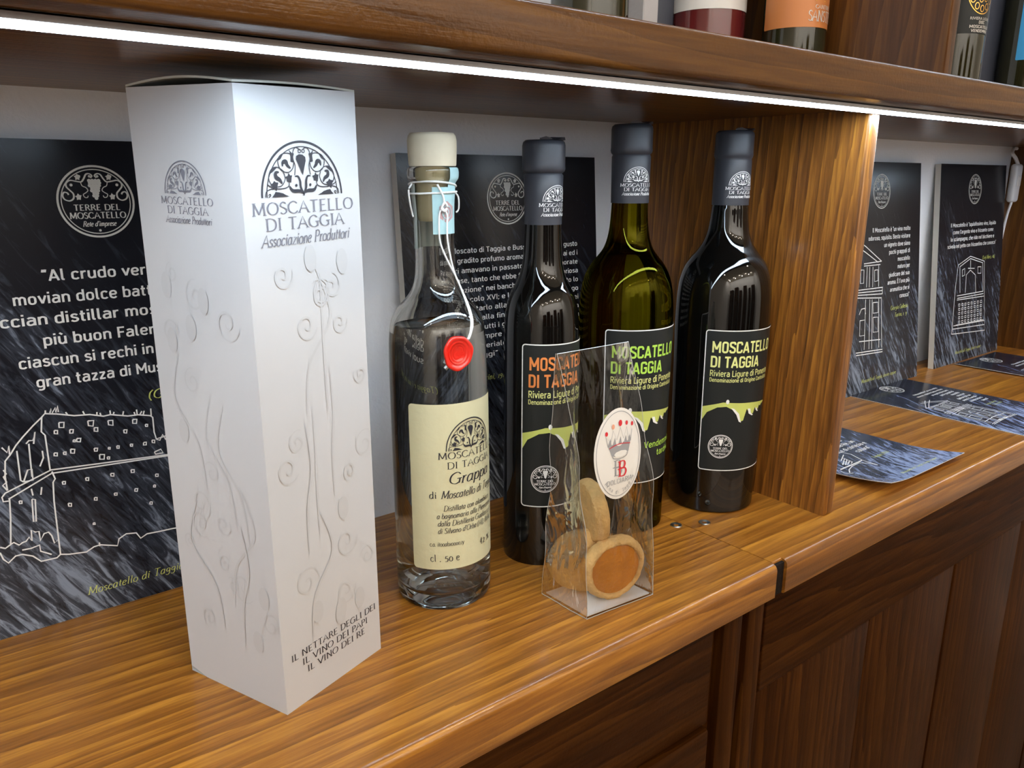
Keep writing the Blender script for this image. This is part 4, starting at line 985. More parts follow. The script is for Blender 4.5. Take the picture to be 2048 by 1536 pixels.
# ================================================================== CABLE SWITCH in the far corner
t = thing('cable_switch', 'small white plastic cable switch hanging high on the far right corner', 'switch', (5.215, 1.915, 0.865))
v, f = boxg(-0.045, -0.018, 0.0, 0.045, 0.022, 0.215, 0.016, 4)
v = [(p[0] * (0.86 + 0.14 * min(1, p[2] / 0.12)), p[1], p[2]) for p in v]
mesh('housing', v, f, 'plastic', t, angle=60)
a, b = boxg(-0.02, -0.024, 0.09, 0.02, -0.016, 0.15, 0.004, 2)
mesh('rocker', a, b, 'card', t)
pts = smoothprof([(0.0, 0.0, 0.214), (-0.03, 0.005, 0.245), (-0.05, 0.02, 0.275), (-0.01, 0.03, 0.30), (0.03, 0.03, 0.302)], 5)
mesh('cable', *tubeg(pts, 0.010, 8), 'plastic', t)
pts = smoothprof([(-0.005, 0.0, 0.002), (-0.02, 0.01, -0.10), (-0.03, 0.02, -0.35), (-0.02, 0.03, -0.6), (-0.02, 0.03, -0.862)], 5)
mesh('cable', *tubeg(pts, 0.007, 8), 'plastic', t)

# ================================================================== WHITE CARTON
t = thing('gift_carton', 'tall white wine carton with black fanlight emblem, standing at the left', 'carton', (0.465, 1.286, 0.0))
def un(a): a = Vector(a); return a.normalized()
UR = un((0.249, 0.086, 0)); UL = un((-0.1, 0.258, 0))
WR, WL = 0.264, 0.277
Fb = Vector((0, 0, 0)); Rb = UR * WR; Lb = UL * WL; Bb = Rb + Lb
Ft = UR * -0.009 + Vector((0, 0, 1.139)); Rt = UR * 0.259 + Vector((0, 0, 1.148)); Lt = UL * 0.270 - UR * 0.005 + Vector((0, 0, 1.146)); Bt = Rt + UL * 0.27
def side(A, B, At, Bt_, nu=6, nv=16, cut=0.0, bow=0.0):
    Nn = (B - A).cross(Vector((0, 0, 1))).normalized()
    v, f = [], []
    for j in range(nv + 1):
        for i in range(nu + 1):
            s_, q = i / nu, j / nv
            p = (A.lerp(B, s_)).lerp(At.lerp(Bt_, s_), q) + Nn * bow * math.sin(PI * s_) * math.sin(PI * min(1, q * 1.0))
            if j == 0 and cut and i == 0: p = A + Vector((0, 0, cut))
            v.append(tuple(p))
    for j in range(nv):
        for i in range(nu):
            a_ = j * (nu + 1) + i
            f.append([a_, a_ + 1, a_ + nu + 2, a_ + nu + 1])
    return v, f
sides = [side(Lb, Fb, Lt, Ft, cut=0.012), side(Fb, Rb, Ft, Rt), side(Rb, Bb, Rt, Bt), side(Bb, Lb, Bt, Lt)]
base = ([tuple(p + Vector((0, 0, 0.0005))) for p in (Fb, Lb, Bb, Rb)], [[0, 1, 2, 3]])
mesh('carton_body', *join(sides + [base]), 'carton', t, angle=20)
# lid flap, slightly domed over the left side
v, f = [], []
n = 10
for j in range(n + 1):
    for i in range(n + 1):
        s_, q = i / n, j / n
        p = (Lt.lerp(Ft, s_)).lerp(Bt.lerp(Rt, s_), q)
        p.z += 0.0016 + 0.013 * math.sin(PI * min(1, s_ * 0.86 + 0.06)) * (1 - 0.6 * q) + 0.004 * math.sin(PI * q)
        v.append(tuple(p))
k = len(v)
v += [(p[0], p[1], p[2] - 0.0035) for p in v[:k]]
for j in range(n):
    for i in range(n):
        a_ = j * (n + 1) + i
        f.append([a_, a_ + 1, a_ + n + 2, a_ + n + 1]); f.append([a_ + k, a_ + n + 1 + k, a_ + n + 2 + k, a_ + 1 + k])
for i in range(n):
    f.append([i, i + k, i + 1 + k, i + 1]); a_ = n * (n + 1) + i; f.append([a_ + 1, a_ + 1 + k, a_ + k, a_])
    a_ = i * (n + 1); f.append([a_ + n + 1, a_ + n + 1 + k, a_ + k, a_]); a_ += n; f.append([a_, a_ + k, a_ + n + 1 + k, a_ + n + 1])
mesh('lid_flap', v, f, 'carton_back', t)
def face_fn(A, B, At, Bt_, w, off=0.0008):
    Nn = (B - A).cross(Vector((0, 0, 1))).normalized()
    H = 1.143
    def g(u, z):
        s_ = u / w; q = z / H
        return tuple((A.lerp(B, s_)).lerp(At.lerp(Bt_, s_), q) + Nn * off)
    return g
fr = face_fn(Fb, Rb, Ft, Rt, WR); fl = face_fn(Lb, Fb, Lt, Ft, WL)
a = Art(); x = Art(); fan_logo(a, x, 0.131, 0.967, 0.228, wt=0.115)
lay('emblem', a, fr, 'dark_ink', t); lay('lettering', x, fr, 'gry_ink', t)
a = Art(); x = Art(); fan_logo(a, x, 0.277 - 0.141, 0.970, 0.138, wt=0.125)
lay('emblem', a, fl, 'gry_ink', t); lay('lettering', x, fl, 'gry_ink', t)
x = Art()
for s_, x0, y, w in (('IL NETTARE DEGLI DEI', .020, .104, .232), ('IL VINO DEI PAPI', .046, .0835, .180), ('IL VINO DEI RE', .057, .063, .160)):
    x.serif(s_, x0, y, 0.0132, w, wt=0.13)
lay('motto', x, fr, 'dark_ink', t)
# faint tone-on-tone scrolls over both faces
rnd = random.Random(11)
for fnn, w, sd in ((fr, WR, 3), (fl, WL, 8)):
    a = Art(); rnd = random.Random(sd)
    for k in range(15):
        cx, cy = rnd.uniform(0.02, w - 0.02), rnd.uniform(0.14, 0.86)
        r0, a0, sg = rnd.uniform(0.012, 0.026), rnd.uniform(0, 6.3), rnd.choice((-1, 1))
        pts = []
        for q in range(26):
            aa = a0 + sg * q * 0.36; r_ = r0 * (0.15 + q / 22.0)
            pts.append((cx + r_ * math.cos(aa), cy + r_ * 1.1 * math.sin(aa)))
        pts = [(min(w - 0.004, max(0.004, p[0])), p[1]) for p in pts]
        a.stroke(pts, 0.0035, taper=True)
    for k in range(7):
        cx, cy = rnd.uniform(0.03, w - 0.03), rnd.uniform(0.12, 0.86)
        a.disc(cx, cy, 0.014, 0.024, n=14)
    for k in range(6):
        x0, y0 = rnd.uniform(0.05, w - 0.05), rnd.uniform(0.1, 0.6)
        dx = rnd.uniform(-0.09, 0.09); 
        pts = smoothprof([(x0, y0), (x0 + dx * .2, y0 + .09), (x0 + dx, y0 + .17), (x0 + dx * .6, y0 + .26)], 6)
        pts = [(min(w - 0.004, max(0.004, p[0])), p[1]) for p in pts]
        a.stroke(pts, 0.0045, taper=True)
    lay('tone_on_tone_scrolls', a, (lambda u, z, g=fnn: g(u, z)), 'carton_tone', t).location.z -= 0.0

# unseen dark cabinets added along the opposite wall to darken the bottle reflections
for i_, (xa, xb, hh) in enumerate(((-6.2, -4.3, 5.6), (-3.4, -1.6, 6.1), (-1.0, 0.1, 5.2), (0.9, 2.6, 6.1), (3.5, 4.4, 5.4), (5.2, 7.0, 6.0))):
    t = thing('reflection_cabinet', 'unseen tall dark cabinet behind the viewer, added for dark reflections in the bottles', 'cabinet', ((xa + xb) / 2, YB + 0.02, ZF), group='added cabinets for dark reflections')
    w_ = (xb - xa) / 2
    mesh('carcass', *boxg(-w_, 0, 0, w_, 1.3, hh), 'dark_z', t, smooth=False)
    for sx_ in (-1, 1):
        d_ = mesh('door', *boxg(min(0.01 * sx_, (w_ - .04) * sx_), 1.3, 0.3, max(0.01 * sx_, (w_ - .04) * sx_), 1.36, hh - 0.1, 0.01, 1), 'dark_z', t)
        mesh('handle', *boxg(0.05 * sx_ - .012, 1.36, hh * .5, 0.05 * sx_ + .012, 1.40, hh * .5 + .4, 0.004, 1), 'steel', d_)

# ================================================================== BOTTLES
def interp(prof):
    zs = [p[1] for p in prof]; rs = [p[0] for p in prof]
    def g(z):
        if z <= zs[0]: return rs[0]
        for i in range(len(zs) - 1):
            if zs[i] <= z <= zs[i + 1]:
                d = zs[i + 1] - zs[i]
                return rs[i] if d < 1e-9 else rs[i] + (rs[i + 1] - rs[i]) * (z - zs[i]) / d
        return rs[-1]
    return g

def wine_bottle(label, x, y, body, neck_r, capz, capr_low, capr_top, topz, mat, ink, u0, zl0, zl1, extra, ucap, tilt=0.0):
    t = thing('wine_bottle', label, 'bottle', (x, y, 0.0), (0, tilt, 0))
    prof = smoothprof(body, 4)
    capp = topz - 0.012
    full = [(0.0, 0.022), (body[0][0] * 0.55, 0.010), (body[0][0] * 0.8, 0.0)] + prof + [(neck_r, capz + 0.01), (neck_r, topz - 0.02), (neck_r * 0.8, topz - 0.012), (0, topz - 0.012)]
    mesh('glass_body', *lathe(full, 96), mat, t, angle=60)
    zb = topz - 0.078           # lower end of the ring band
    cp = [(neck_r + 0.0012, capz), (capr_low, capz), (capr_low + 0.0005, (capz + zb) / 2), (capr_low * 0.5 + capr_top * 0.5 - 0.001, zb - 0.006), (capr_low - 0.0015, zb - 0.001), (capr_top - 0.001, zb + 0.004), (capr_top + 0.0008, zb + 0.010), (capr_top, zb + 0.018), (capr_top, topz - 0.014), (capr_top - 0.002, topz - 0.006), (capr_top - 0.008, topz - 0.001), (capr_top * 0.5, topz), (0, topz)]
    c = mesh('capsule', *lathe(cp, 64), 'capsule', t, angle=50)
    # folded metal tongue on top
    fo = []
    for k in range(9):
        aa = -0.9 + 0.30 * k
        fo.append((aa, 0.004 + 0.004 * math.sin(k * 1.7)))
    v, f = [], []
    for (aa, hh) in fo:
        for r_, z_ in ((capr_top * 0.30, 0.001), (capr_top * 0.93, 0.002), (capr_top * 0.99, hh + 0.001), (capr_top * 0.35, hh + 0.002)):
            v.append((r_ * math.sin(aa), -r_ * math.cos(aa), topz + z_ - 0.003))
    for i in range(len(fo) - 1):
        for k in range(4): f.append([i * 4 + k, i * 4 + (k + 1) % 4, i * 4 + 4 + (k + 1) % 4, i * 4 + 4 + k])
    f += [[0, 1, 2, 3], [len(v) - 1, len(v) - 2, len(v) - 3, len(v) - 4]]
    mesh('folded_tab', v, f, 'capsule', c)
    a = Art(); xx = Art(); fan_logo(a, xx, ucap, capz + 0.0555, 0.098, wt=0.15)
    cf = on_cyl(lambda z: interp([(capr_low, capz), (capr_low + 0.0005, (capz + zb) / 2), (capr_low * .5 + capr_top * .5 - 0.001, zb - 0.003)])(z), 0.0009, capr_low)
    lay('emblem', a, cf, 'white_ink', c); lay('lettering', xx, cf, 'white_ink', c)
    # label
    R0 = interp(prof)(0.4)
    rf = interp(prof)
    u1 = u0 + 0.280
    L = mesh('label', *patch(on_cyl(rf, 0.0012, R0), u0, u1, zl0, zl1, 36, 10, 0.008), 'label_black', t)
    b = Art(); b.stroke(rr_pts(u0 + 0.0015, u1 - 0.0015, zl0 + 0.0015, zl1 - 0.0015, 0.008), 0.0028, closed=True)
    lf = on_cyl(rf, 0.0020, R0)
    lay('border_line', b, lf, 'white_ink', L)
    H0 = zl0
    a = Art()
    a.sans('MOSCATELLO', u0 + 0.020, H0 + 0.3655, 0.0335, 0.200, bold=0.030)
    a.sans('DI TAGGIA', u0 + 0.018, H0 + 0.3215, 0.0335, 0.150, bold=0.030)
    lay('title', a, lf, ink, L)
    a = Art()
    a.sans('Riviera Ligure di Ponente', u0 + 0.018, H0 + 0.2945, 0.0185, 0.208, bold=0.014)
    a.sans('Denominazione di Origine Controllata', u0 + 0.018, H0 + 0.2775, 0.0125, 0.208, bold=0.016)
    lay('subtitle', a, lf, 'paley_ink', L)
    top = [(.002, .199), (.041, .210), (.062, .216), (.112, .213), (.157, .211), (.200, .207), (.235, .203)]
    bot = [(.002, .156), (.017, .183), (.046, .200), (.072, .203), (.090, .194), (.106, .177), (.117, .155), (.128, .158), (.138, .193), (.148, .181), (.155, .175), (.166, .176), (.173, .193), (.180, .186), (.190, .184), (.196, .196), (.204, .192), (.212, .196), (.235, .200)]
    def at(P, x_):
        for i in range(len(P) - 1):
            if P[i][0] <= x_ <= P[i + 1][0]: return P[i][1] + (P[i + 1][1] - P[i][1]) * (x_ - P[i][0]) / (P[i + 1][0] - P[i][0] + 1e-9)
        return P[-1][1]
    a = Art(); xsn = sorted(set([p[0] for p in top] + [p[0] for p in bot] + [0.002 + 0.006 * i for i in range(39)]))
    v, f = [], []
    for q in xsn: v += [(u0 + q, H0 + at(bot, q)), (u0 + q, H0 + at(top, q))]
    for i in range(len(xsn) - 1): f.append([2 * i, 2 * i + 2, 2 * i + 3, 2 * i + 1])
    a.add(v, f)
    lay('bridge_print', a, lf, 'bridge_ink', L)
    a = Art()
    def wedge(pts): a.blob([(u0 + p, H0 + q) for p, q in pts])
    wedge([(.086, .199), (.096, .196), (.112, .180), (.121, .152), (.113, .156), (.104, .177)])
    wedge([(.142, .194), (.152, .192), (.156, .176), (.166, .171), (.160, .170), (.146, .178)])
    wedge([(.175, .192), (.182, .190), (.186, .181), (.192, .180), (.186, .178), (.177, .185)])
    a.disc(u0 + .0745, H0 + .218, 0.005, 0.007, n=10)
    lay('arch_print', a, on_cyl(rf, 0.0026, R0), 'white_ink', L)
    a = Art(); a.put(RND, u0 + 0.0635, H0 + 0.078, 0.037); lay('seal_print', a, lf, 'white_ink', L)
    if extra:
        a = Art()
        if extra == 'V':
            a.sans('Vendemmia', u0 + 0.248, H0 + 0.103, 0.019, 0.128, 'R', bold=0.012)
            a.sans('tardiva', u0 + 0.248, H0 + 0.075, 0.019, 0.080, 'R', bold=0.012)
        else:
            a.sans('Passito', u0 + 0.248, H0 + 0.088, 0.019, 0.090, 'R', bold=0.005)
        lay('variety', a, lf, ink, L)
    return t

wine_bottle('slim dark wine bottle with orange lettering on its black label, behind the biscuit bag', 1.295, 1.527,
    [(.090, .0), (.0955, .006), (.0979, .022), (.0979, .25), (.0976, .50), (.0972, .59), (.0960, .635), (.0930, .668), (.0870, .697), (.0775, .721), (.0660, .742), (.0565, .766), (.0500, .797), (.0462, .85)],
    .0448, .886, .0468, .0528, 1.087, 'black_glass', 'orange_ink', -.118, .168, .600, 'P', .006)
wine_bottle('olive green wine bottle with lime lettering and late harvest text, middle of the three', 1.624, 1.542,
    [(.118, .0), (.1245, .007), (.1265, .025), (.128, .2), (.131, .42), (.1330, .56), (.1325, .62), (.1305, .665), (.1255, .704), (.1160, .738), (.1010, .766), (.0840, .787), (.0690, .808), (.0590, .835), (.0530, .868), (.0500, .91)],
    .0485, .932, .0515, .0555, 1.137, 'olive_glass', 'lime_ink', -.159, .160, .603, 'V', -.020, -0.006)
wine_bottle('nearly black wine bottle with pale yellow lettering, rightmost, beside the divider', 1.966, 1.470,
    [(.122, .0), (.1290, .007), (.1315, .025), (.1345, .2), (.1380, .42), (.1405, .56), (.1400, .63), (.1375, .675), (.1315, .712), (.1200, .745), (.1040, .770), (.0870, .791), (.0720, .814), (.0615, .842), (.0555, .88), (.0525, .915)],
    .0495, .922, .0525, .0545, 1.130, 'black_glass', 'paley_ink', -.169, .142, .574, None, -.016)

# ------------------------------------------------------------------ clear grappa bottle
t = thing('spirit_bottle', 'clear glass grappa bottle with wooden stopper, cream label and red wax seal', 'bottle', (0.973, 1.512, 0.0), (0, -0.0085, 0))
gp = [(.1085, .0), (.1140, .008), (.1160, .030), (.1158, .12), (.1150, .30), (.1143, .50), (.1130, .60), (.1100, .655), (.1030, .688), (.0870, .715), (.0640, .740), (.0510, .765), (.0455, .80), (.0440, .86), (.0445, .93), (.0470, .965), (.0480, .985), (.0545, .995), (.0560, 1.006), (.0545, 1.017), (.048, 1.021)]
outp = smoothprof(gp, 4)
inn = [(.0400, 1.021), (.0395, .93), (.0370, .86), (.0385, .80), (.044, .765), (.0570, .737), (.0800, .708), (.0950, .684), (.1020, .652), (.1045, .60), (.1055, .50), (.1058, .30), (.1060, .12), (.1060, .06), (.100, .038), (.085, .034), (.070, .050), (.045, .074), (.020, .085), (0, .088)]
inp = smoothprof(inn[:16], 3) + smoothprof(inn[15:], 4)
punt = smoothprof([(0, .060), (.022, .057), (.048, .042), (.072, .014), (.084, .002), (.095, -0.0004), (.1085, .0)], 4)
body = [p for p in punt[:-1]] + outp + inp
body = [(max(0, p[0]), max(0.0, p[1])) for p in body]
mesh('glass_body', *lathe(body, 96), 'clear_glass', t, angle=60)
# liquid: overlaps the inner wall by a hair so that no air gap is left
ri = interp(sorted([(p[0], p[1]) for p in inn], key=lambda q: q[1]))
lz = 0.676
liq = [(0, .0872)] + [(p[0] + 0.0006, p[1] - 0.0006) for p in reversed(inn[:-1]) if p[1] < lz]
liq = smoothprof(liq, 3)
rl = interp(sorted([(p[0], p[1]) for p in inn if p[1] > .1], key=lambda q: q[1]))(lz)
liq += [(rl + 0.0006, lz), (rl - 0.004, lz - 0.0015), (0, lz - 0.0015)]
mesh('spirit_liquid', *lathe(liq, 96), 'spirit', t, angle=40)
# stopper
ck = mesh('stopper', *lathe([(0, 1.0215), (.040, 1.0215), (.0510, 1.0218), (.0520, 1.026), (.0535, 1.055), (.0535, 1.075), (.0515, 1.085), (.047, 1.0905), (.03, 1.092), (0, 1.092)], 64), 'cork', t, angle=50)
mesh('stopper_plug', *lathe([(0, .905), (.033, .905), (.0365, .912), (.0385, .93), (.0392, 1.02), (0, 1.02)], 48), 'cork_plug', ck, angle=50)
rg = interp(sorted(outp, key=lambda q: q[1]))
R0 = 0.1154
gl = on_cyl(rg, 0.0012, R0); gi = on_cyl(rg, 0.0021, R0)
L = mesh('label', *patch(gl, -0.140, 0.160, 0.110, 0.512, 36, 10, 0.010), 'label_cream', t)
a = Art(); x = Art()
a.put(FAN, 0.008, 0.402, 0.125, 0.145)
x.serif('MOSCATELLO', 0.012, 0.3835, 0.0155, 0.168, 'C', wt=0.125); x.serif('DI TAGGIA', 0.012, 0.3595, 0.0155, 0.128, 'C', wt=0.125)
x.serif('Grappa', 0.009, 0.3225, 0.027, 0.118, 'C', shear=0.25, wt=0.12, sp=0.05)
x.serif('di', -0.094, 0.289, 0.017, 0.016, wt=0.13); x.serif('Moscatello di Taggia', -0.068, 0.2885, 0.0185, 0.165, shear=0.25, wt=0.13, sp=0.05)
for s_, u, z, w in (('Distillata con alambicco', -.063, .2575, .135), ('a bagnomaria alla Piemontese', -.079, .2390, .165), ('dalla Distilleria Gualco s.r.l.', -.077, .2205, .160), ("di Silvano d'Orba (Al), Italia", -.077, .2020, .155)):
    x.serif(s_, u, z, 0.0132, w, shear=0.2, wt=0.13, sp=0.06)
x.serif('c.a. it00abx00007y', -.097, .170, .0110, .080, shear=0.1, wt=0.12, sp=0.05)
x.serif('cl . 50 e', -.096, .131, .0180, .067, wt=0.12); x.serif('42 %', .030, .152, .018, .040, wt=0.12)
lay('emblem', a, gi, 'dark_ink', L); lay('lettering', x, gi, 'dark_ink', L)
# tax stamp over the neck: blue front strip, pale back strip
def neck_strip(u0, u1, z0, z1, off):
    return patch(on_cyl(rg, off, 0.046), u0, u1, z0, z1, 10, 22)
st = mesh('tax_stamp', *neck_strip(-.029, .036, .878, .978, 0.0016), 'stamp', t)
mesh('stamp_over_lip', *neck_strip(.006, .036, .976, 1.019, 0.0018), 'stamp', st)
a = Art(); hx = [(0.004 + 0.021 * math.sin(PI / 3 * k), 0.925 + 0.024 * math.cos(PI / 3 * k)) for k in range(6)]
a.blob(hx); lay('hexagon_print', a, on_cyl(rg, 0.0024, 0.046), 'stamp_rose', st)
a = Art(); a.ring(0.004, 0.925, 0.012, 0.014, 0.002, n=16); a.ring(0.004, 0.925, 0.005, 0.006, 0.002, n=12); lay('hexagon_rosette', a, on_cyl(rg, 0.0028, 0.046), 'stamp', st)
mesh('stamp_back_strip', *neck_strip(-.120, -.070, .845, .985, 0.0015), 'stamp_back', t)
mesh('stamp_back_strip', *neck_strip(.100, .165, .845, .985, 0.0015), 'stamp_back', t)
# cord: two turns round the neck, a knot, two hanging ends down to the wax seal
def turn(z, wob, ph):
    return [((rg(z) + 0.0042 + 0.002 * math.sin(3 * q + ph)) * math.sin(q), -(rg(z) + 0.0042 + 0.002 * math.sin(3 * q + ph)) * math.cos(q), z + wob * math.sin(q + ph)) for q in [2 * PI * i / 40 for i in range(41)]]
parts = [tubeg(turn(.966, .002, 0.4), .0022, 6), tubeg(turn(.982, .008, 2.4), .0022, 6)]
kn = smoothprof([(-.022, -.0500, .984), (-.010, -.0525, .962), (-.008, -.0535, .945), (-.014, -.0525, .934), (-.006, -.0545, .928), (.001, -.0525, .938), (-.007, -.0545, .946), (-.013, -.0530, .936), (-.0085, -.0515, .932)], 5)
parts.append(tubeg(kn, .0024, 6))
A1 = smoothprof([(-.0085, -.0515, .932), (-.0163, -.0495, .926), (-.0184, -.0480, .904), (-.0163, -.0475, .862), (-.0011, -.0510, .822), (.0190, -.0530, .785), (.0270, -.0700, .745), (.0240, -.1000, .700), (.0130, -.1150, .672), (.0020, -.1195, .655)], 5)
B1 = smoothprof([(-.0062, -.0515, .932), (.0013, -.0520, .918), (.0004, -.0510, .898), (.0020, -.0505, .859), (.0150, -.0510, .799), (.0270, -.0600, .760), (.0300, -.0850, .722), (.0240, -.1080, .690), (.0120, -.1180, .668), (.0040, -.1200, .655)], 5)
parts += [tubeg(A1, .0021, 6), tubeg(B1, .0021, 6)]
parts.append(tubeg(smoothprof([(-.052, .004, .985), (-.066, -.006, .972), (-.063, -.004, .948), (-.054, .004, .925), (-.052, .002, .915)], 4), .002, 6))
parts.append(tubeg(smoothprof([(.050, -.006, .968), (.058, -.012, .955), (.057, -.014, .930), (.050, -.014, .922)], 4), .002, 6))
mesh('cord', *join(parts), 'string', t)
# wax seal
sl = mesh('wax_seal', *lathe([(0, 0), (.030, 0), (.0345, .003), (.0355, .0065), (.0335, .0105), (.0300, .0110), (.0270, .0085), (.0262, .0070), (.0235, .0068), (.0228, .0085), (.0215, .0085), (.0205, .0068), (0, .0068)], 48), 'wax', t, angle=60)
for vv_ in sl.data.vertices:
    ang_ = math.atan2(vv_.co.y, vv_.co.x); rr0 = math.hypot(vv_.co.x, vv_.co.y)
    if rr0 > 0.0285 * S:
        k_ = 1 + 0.035 * math.sin(3 * ang_ + 1) + 0.02 * math.sin(7 * ang_)
        vv_.co.x *= k_; vv_.co.y *= k_
a = Art()
a.stroke([(.004 - .004, .012), (.008, .010), (.009, .004), (.002, .001), (-.006, .003), (-.010, -.004), (-.006, -.011), (.001, -.009), (.002, -.003), (-.003, -.001)], .0030, True)
a.stroke([(.003, .006), (.005, -.010)], .0026); a.stroke([(.009, .004), (.013, -.001), (.006, -.003)], .0026, True)
th_ = -0.20
lay('seal_relief', a, lambda u, v_: (u, v_, .0078), 'wax', sl)
a = Art(); a.ring(0, 0, .0165, .0175, .0014, n=32)
lay('seal_relief', a, lambda u, v_: (u, v_, .0078), 'wax', sl)
sl.location = (0.1165 * math.sin(th_) * S, -0.1165 * math.cos(th_) * S, 0.628 * S)
sl.rotation_euler = (PI / 2 + 0.04, 0, th_)
sl.scale = (0.98, 1.12, 1)
v, f = join([tubeg([(-.046, -.108, .615), (-.052, -.108, .606)], .005, 6), tubeg([(-.044, -.108, .600), (-.051, -.107, .594)], .005, 6)])
mesh('lead_crimp', v, f, 'steel', t)

# ================================================================== BISCUIT BAG
def bag():
    bx, by = 1.143, 1.180
    t = thing('biscuit_bag', 'clear cellophane gusset bag with an oval crown sticker, at the worktop front', 'bag', (bx, by, 0.0))
    FL, FR_, BR_, BL_ = Vector((.006, .0, .002)), Vector((.214, -.018, .002)), Vector((.208, .134, .002)), Vector((.0, .152, .002))
    TL, TR = Vector((-.047, .060, .632)), Vector((.171, .058, .632))
    rnd = random.Random(4)
    ph = [rnd.uniform(0, 6.28) for _ in range(8)]
    def wr(u, v_, s_):
        return 0.006 * s_ * (math.sin(9 * u + 7 * v_ + ph[0]) * math.sin(5 * v_ * 3 + ph[1]) + 0.5 * math.sin(17 * v_ + 4 * u + ph[2]) + 0.35 * math.sin(31 * u - 9 * v_ + ph[3]))
    def bulge(v_): return max(0.0, math.sin(PI * min(1, max(0, v_)))) ** 0.75
    def P(c0, c1, t0, t1, u, v_, nrm, b):
        p = (c0.lerp(c1, u)).lerp(t0.lerp(t1, u), v_)
        k = math.sin(PI * u)
        return p + nrm * (b * bulge(v_) * (0.5 + 0.5 * k) + wr(u, v_, 0.12 + 0.88 * bulge(v_)))
    ed = lambda v_: Vector((0.018, 0, 0)) * math.sin(PI * v_)
    grids = []
    NU, NV = 20, 36
    def grid(fn):
        v = [tuple(fn(i / NU, j / NV)) for j in range(NV + 1) for i in range(NU + 1)]
        f = [[j * (NU + 1) + i, j * (NU + 1) + i + 1, (j + 1) * (NU + 1) + i + 1, (j + 1) * (NU + 1) + i] for j in range(NV) for i in range(NU)]
        return v, f
    yf = Vector((0, -1, 0))
    front = lambda u, v_: P(FL, FR_, TL, TR, u, v_, yf, 0.024) + ed(v_)
    back = lambda u, v_: P(BL_, BR_, TL + Vector((0, .004, 0)), TR + Vector((0, .004, 0)), u, v_, -yf, 0.020) + ed(v_) * 0.6
    def gus(side):
        def g(u, v_):
            s0 = front(0 if side < 0 else 1, v_); s1 = back(0 if side < 0 else 1, v_)
            p = s0.lerp(s1, u)
            p.x += -side * 0.055 * math.sin(PI * u) * (v_ ** 1.7)
            p.x += wr(u, v_ * 2, 0.4) * 0.5
            return p
        return g
    mesh('front_panel', *grid(front), 'film', t, angle=80)
    mesh('back_panel', *grid(back), 'film', t, angle=80)
    mesh('side_gusset', *grid(gus(-1)), 'film', t, angle=80)
    mesh('side_gusset', *grid(gus(1)), 'film', t, angle=80)
    # visible creased edges
    eds = []
    for fn_, u in ((front, 0), (front, 1), (back, 0), (back, 1)):
        eds.append(tubeg([fn_(u, j / 30) for j in range(31)], .0006, 5))
    eds.append(tubeg([front(i / 16, 1) for i in range(17)], .0007, 5)); eds.append(tubeg([front(i / 16, 0) for i in range(17)], .0009, 5))
    eds.append(tubeg([gus(-1)(i / 16, 0) for i in range(17)], .0009, 5)); eds.append(tubeg([gus(1)(i / 16, 0) for i in range(17)], .0009, 5))
    mesh('folded_edges', *join(eds), 'film_edge', t)
    q = [FL, FR_, BR_, BL_]; c = sum(q, Vector()) / 4
    v = [tuple(c + (p - c) * 0.93 + Vector((0, 0, z_))) for z_ in (.0015, .0045) for p in q]
    mesh('base_card', v, [[3, 2, 1, 0], [4, 5, 6, 7], [0, 1, 5, 4], [1, 2, 6, 5], [2, 3, 7, 6], [3, 0, 4, 7]], 'card', t, smooth=False)
    # oval sticker lying on the front panel
    cx, cz, rx, rz = 0.0595, 0.408, 0.0735, 0.1040
    def on_front(u, w_, off):
        v_ = (w_ - .002) / .630
        p = FL.lerp(FR_, 0.5).lerp(TL.lerp(TR, 0.5), v_)
        yy = P(FL, FR_, TL, TR, 0.5, v_, yf, 0.028).y
        y0 = P(FL, FR_, TL, TR, 0.5, 0.25, yf, 0.028).y; y1 = P(FL, FR_, TL, TR, 0.5, 0.95, yf, 0.028).y
        base = -0.026 + 0.11 * max(0, (w_ - 0.34)) ** 1.2
        return (u, base - off - 0.012 + 0.9 * (u - cx) ** 2, w_)
    v, f = [], []
    NR, NA = 5, 48
    v.append(on_front(cx, cz, 0))
    for j in range(1, NR + 1):
        for i in range(NA):
            v.append(on_front(cx + rx * j / NR * math.cos(2 * PI * i / NA), cz + rz * j / NR * math.sin(2 * PI * i / NA), 0))
    for i in range(NA): f.append([0, 1 + i, 1 + (i + 1) % NA])
    for j in range(NR - 1):
        for i in range(NA):
            a_ = 1 + j * NA + i; b_ = 1 + j * NA + (i + 1) % NA
            f.append([a_, b_, b_ + NA, a_ + NA])
    sk = mesh('oval_sticker', v, f, 'sticker', t)
    of = lambda u, w_: on_front(cx + u, cz + w_, 0.0009)
    of2 = lambda u, w_: on_front(cx + u, cz + w_, 0.0014)
    a = Art(); a.ring(0, 0, .0675, .0965, .0014, n=56)
    # crown
    a.stroke([(-.034, .022), (-.040, .046), (-.026, .030), (-.018, .056), (-.008, .034), (.004, .060), (.013, .034), (.024, .058), (.029, .031), (.042, .050), (.036, .024)], .0016)
    a.poly([(-.034, .024), (.036, .026), (.028, .002), (.020, -.002), (-.014, -.003), (-.024, 0.0)])
    for px_ in (-.029, -.015, .002, .019, .032): a.blob([(px_ - .005, .024), (px_ + .005, .024), (px_ + .002, .040)])
    a.stroke([(-.022, .000), (-.018, -.007), (.002, -.010), (.020, -.007), (.026, 0.0)], .002, True)
    a.serif('B', -.006, -.047, .034, .024, 'C', wt=.10); a.stroke([(-.022, -.028), (.002, -.028)], .002)
    a.sans('DOLCIARIA', 0, -.0665, .0115, .080, 'C')
    word = 'Arma di Taggia'
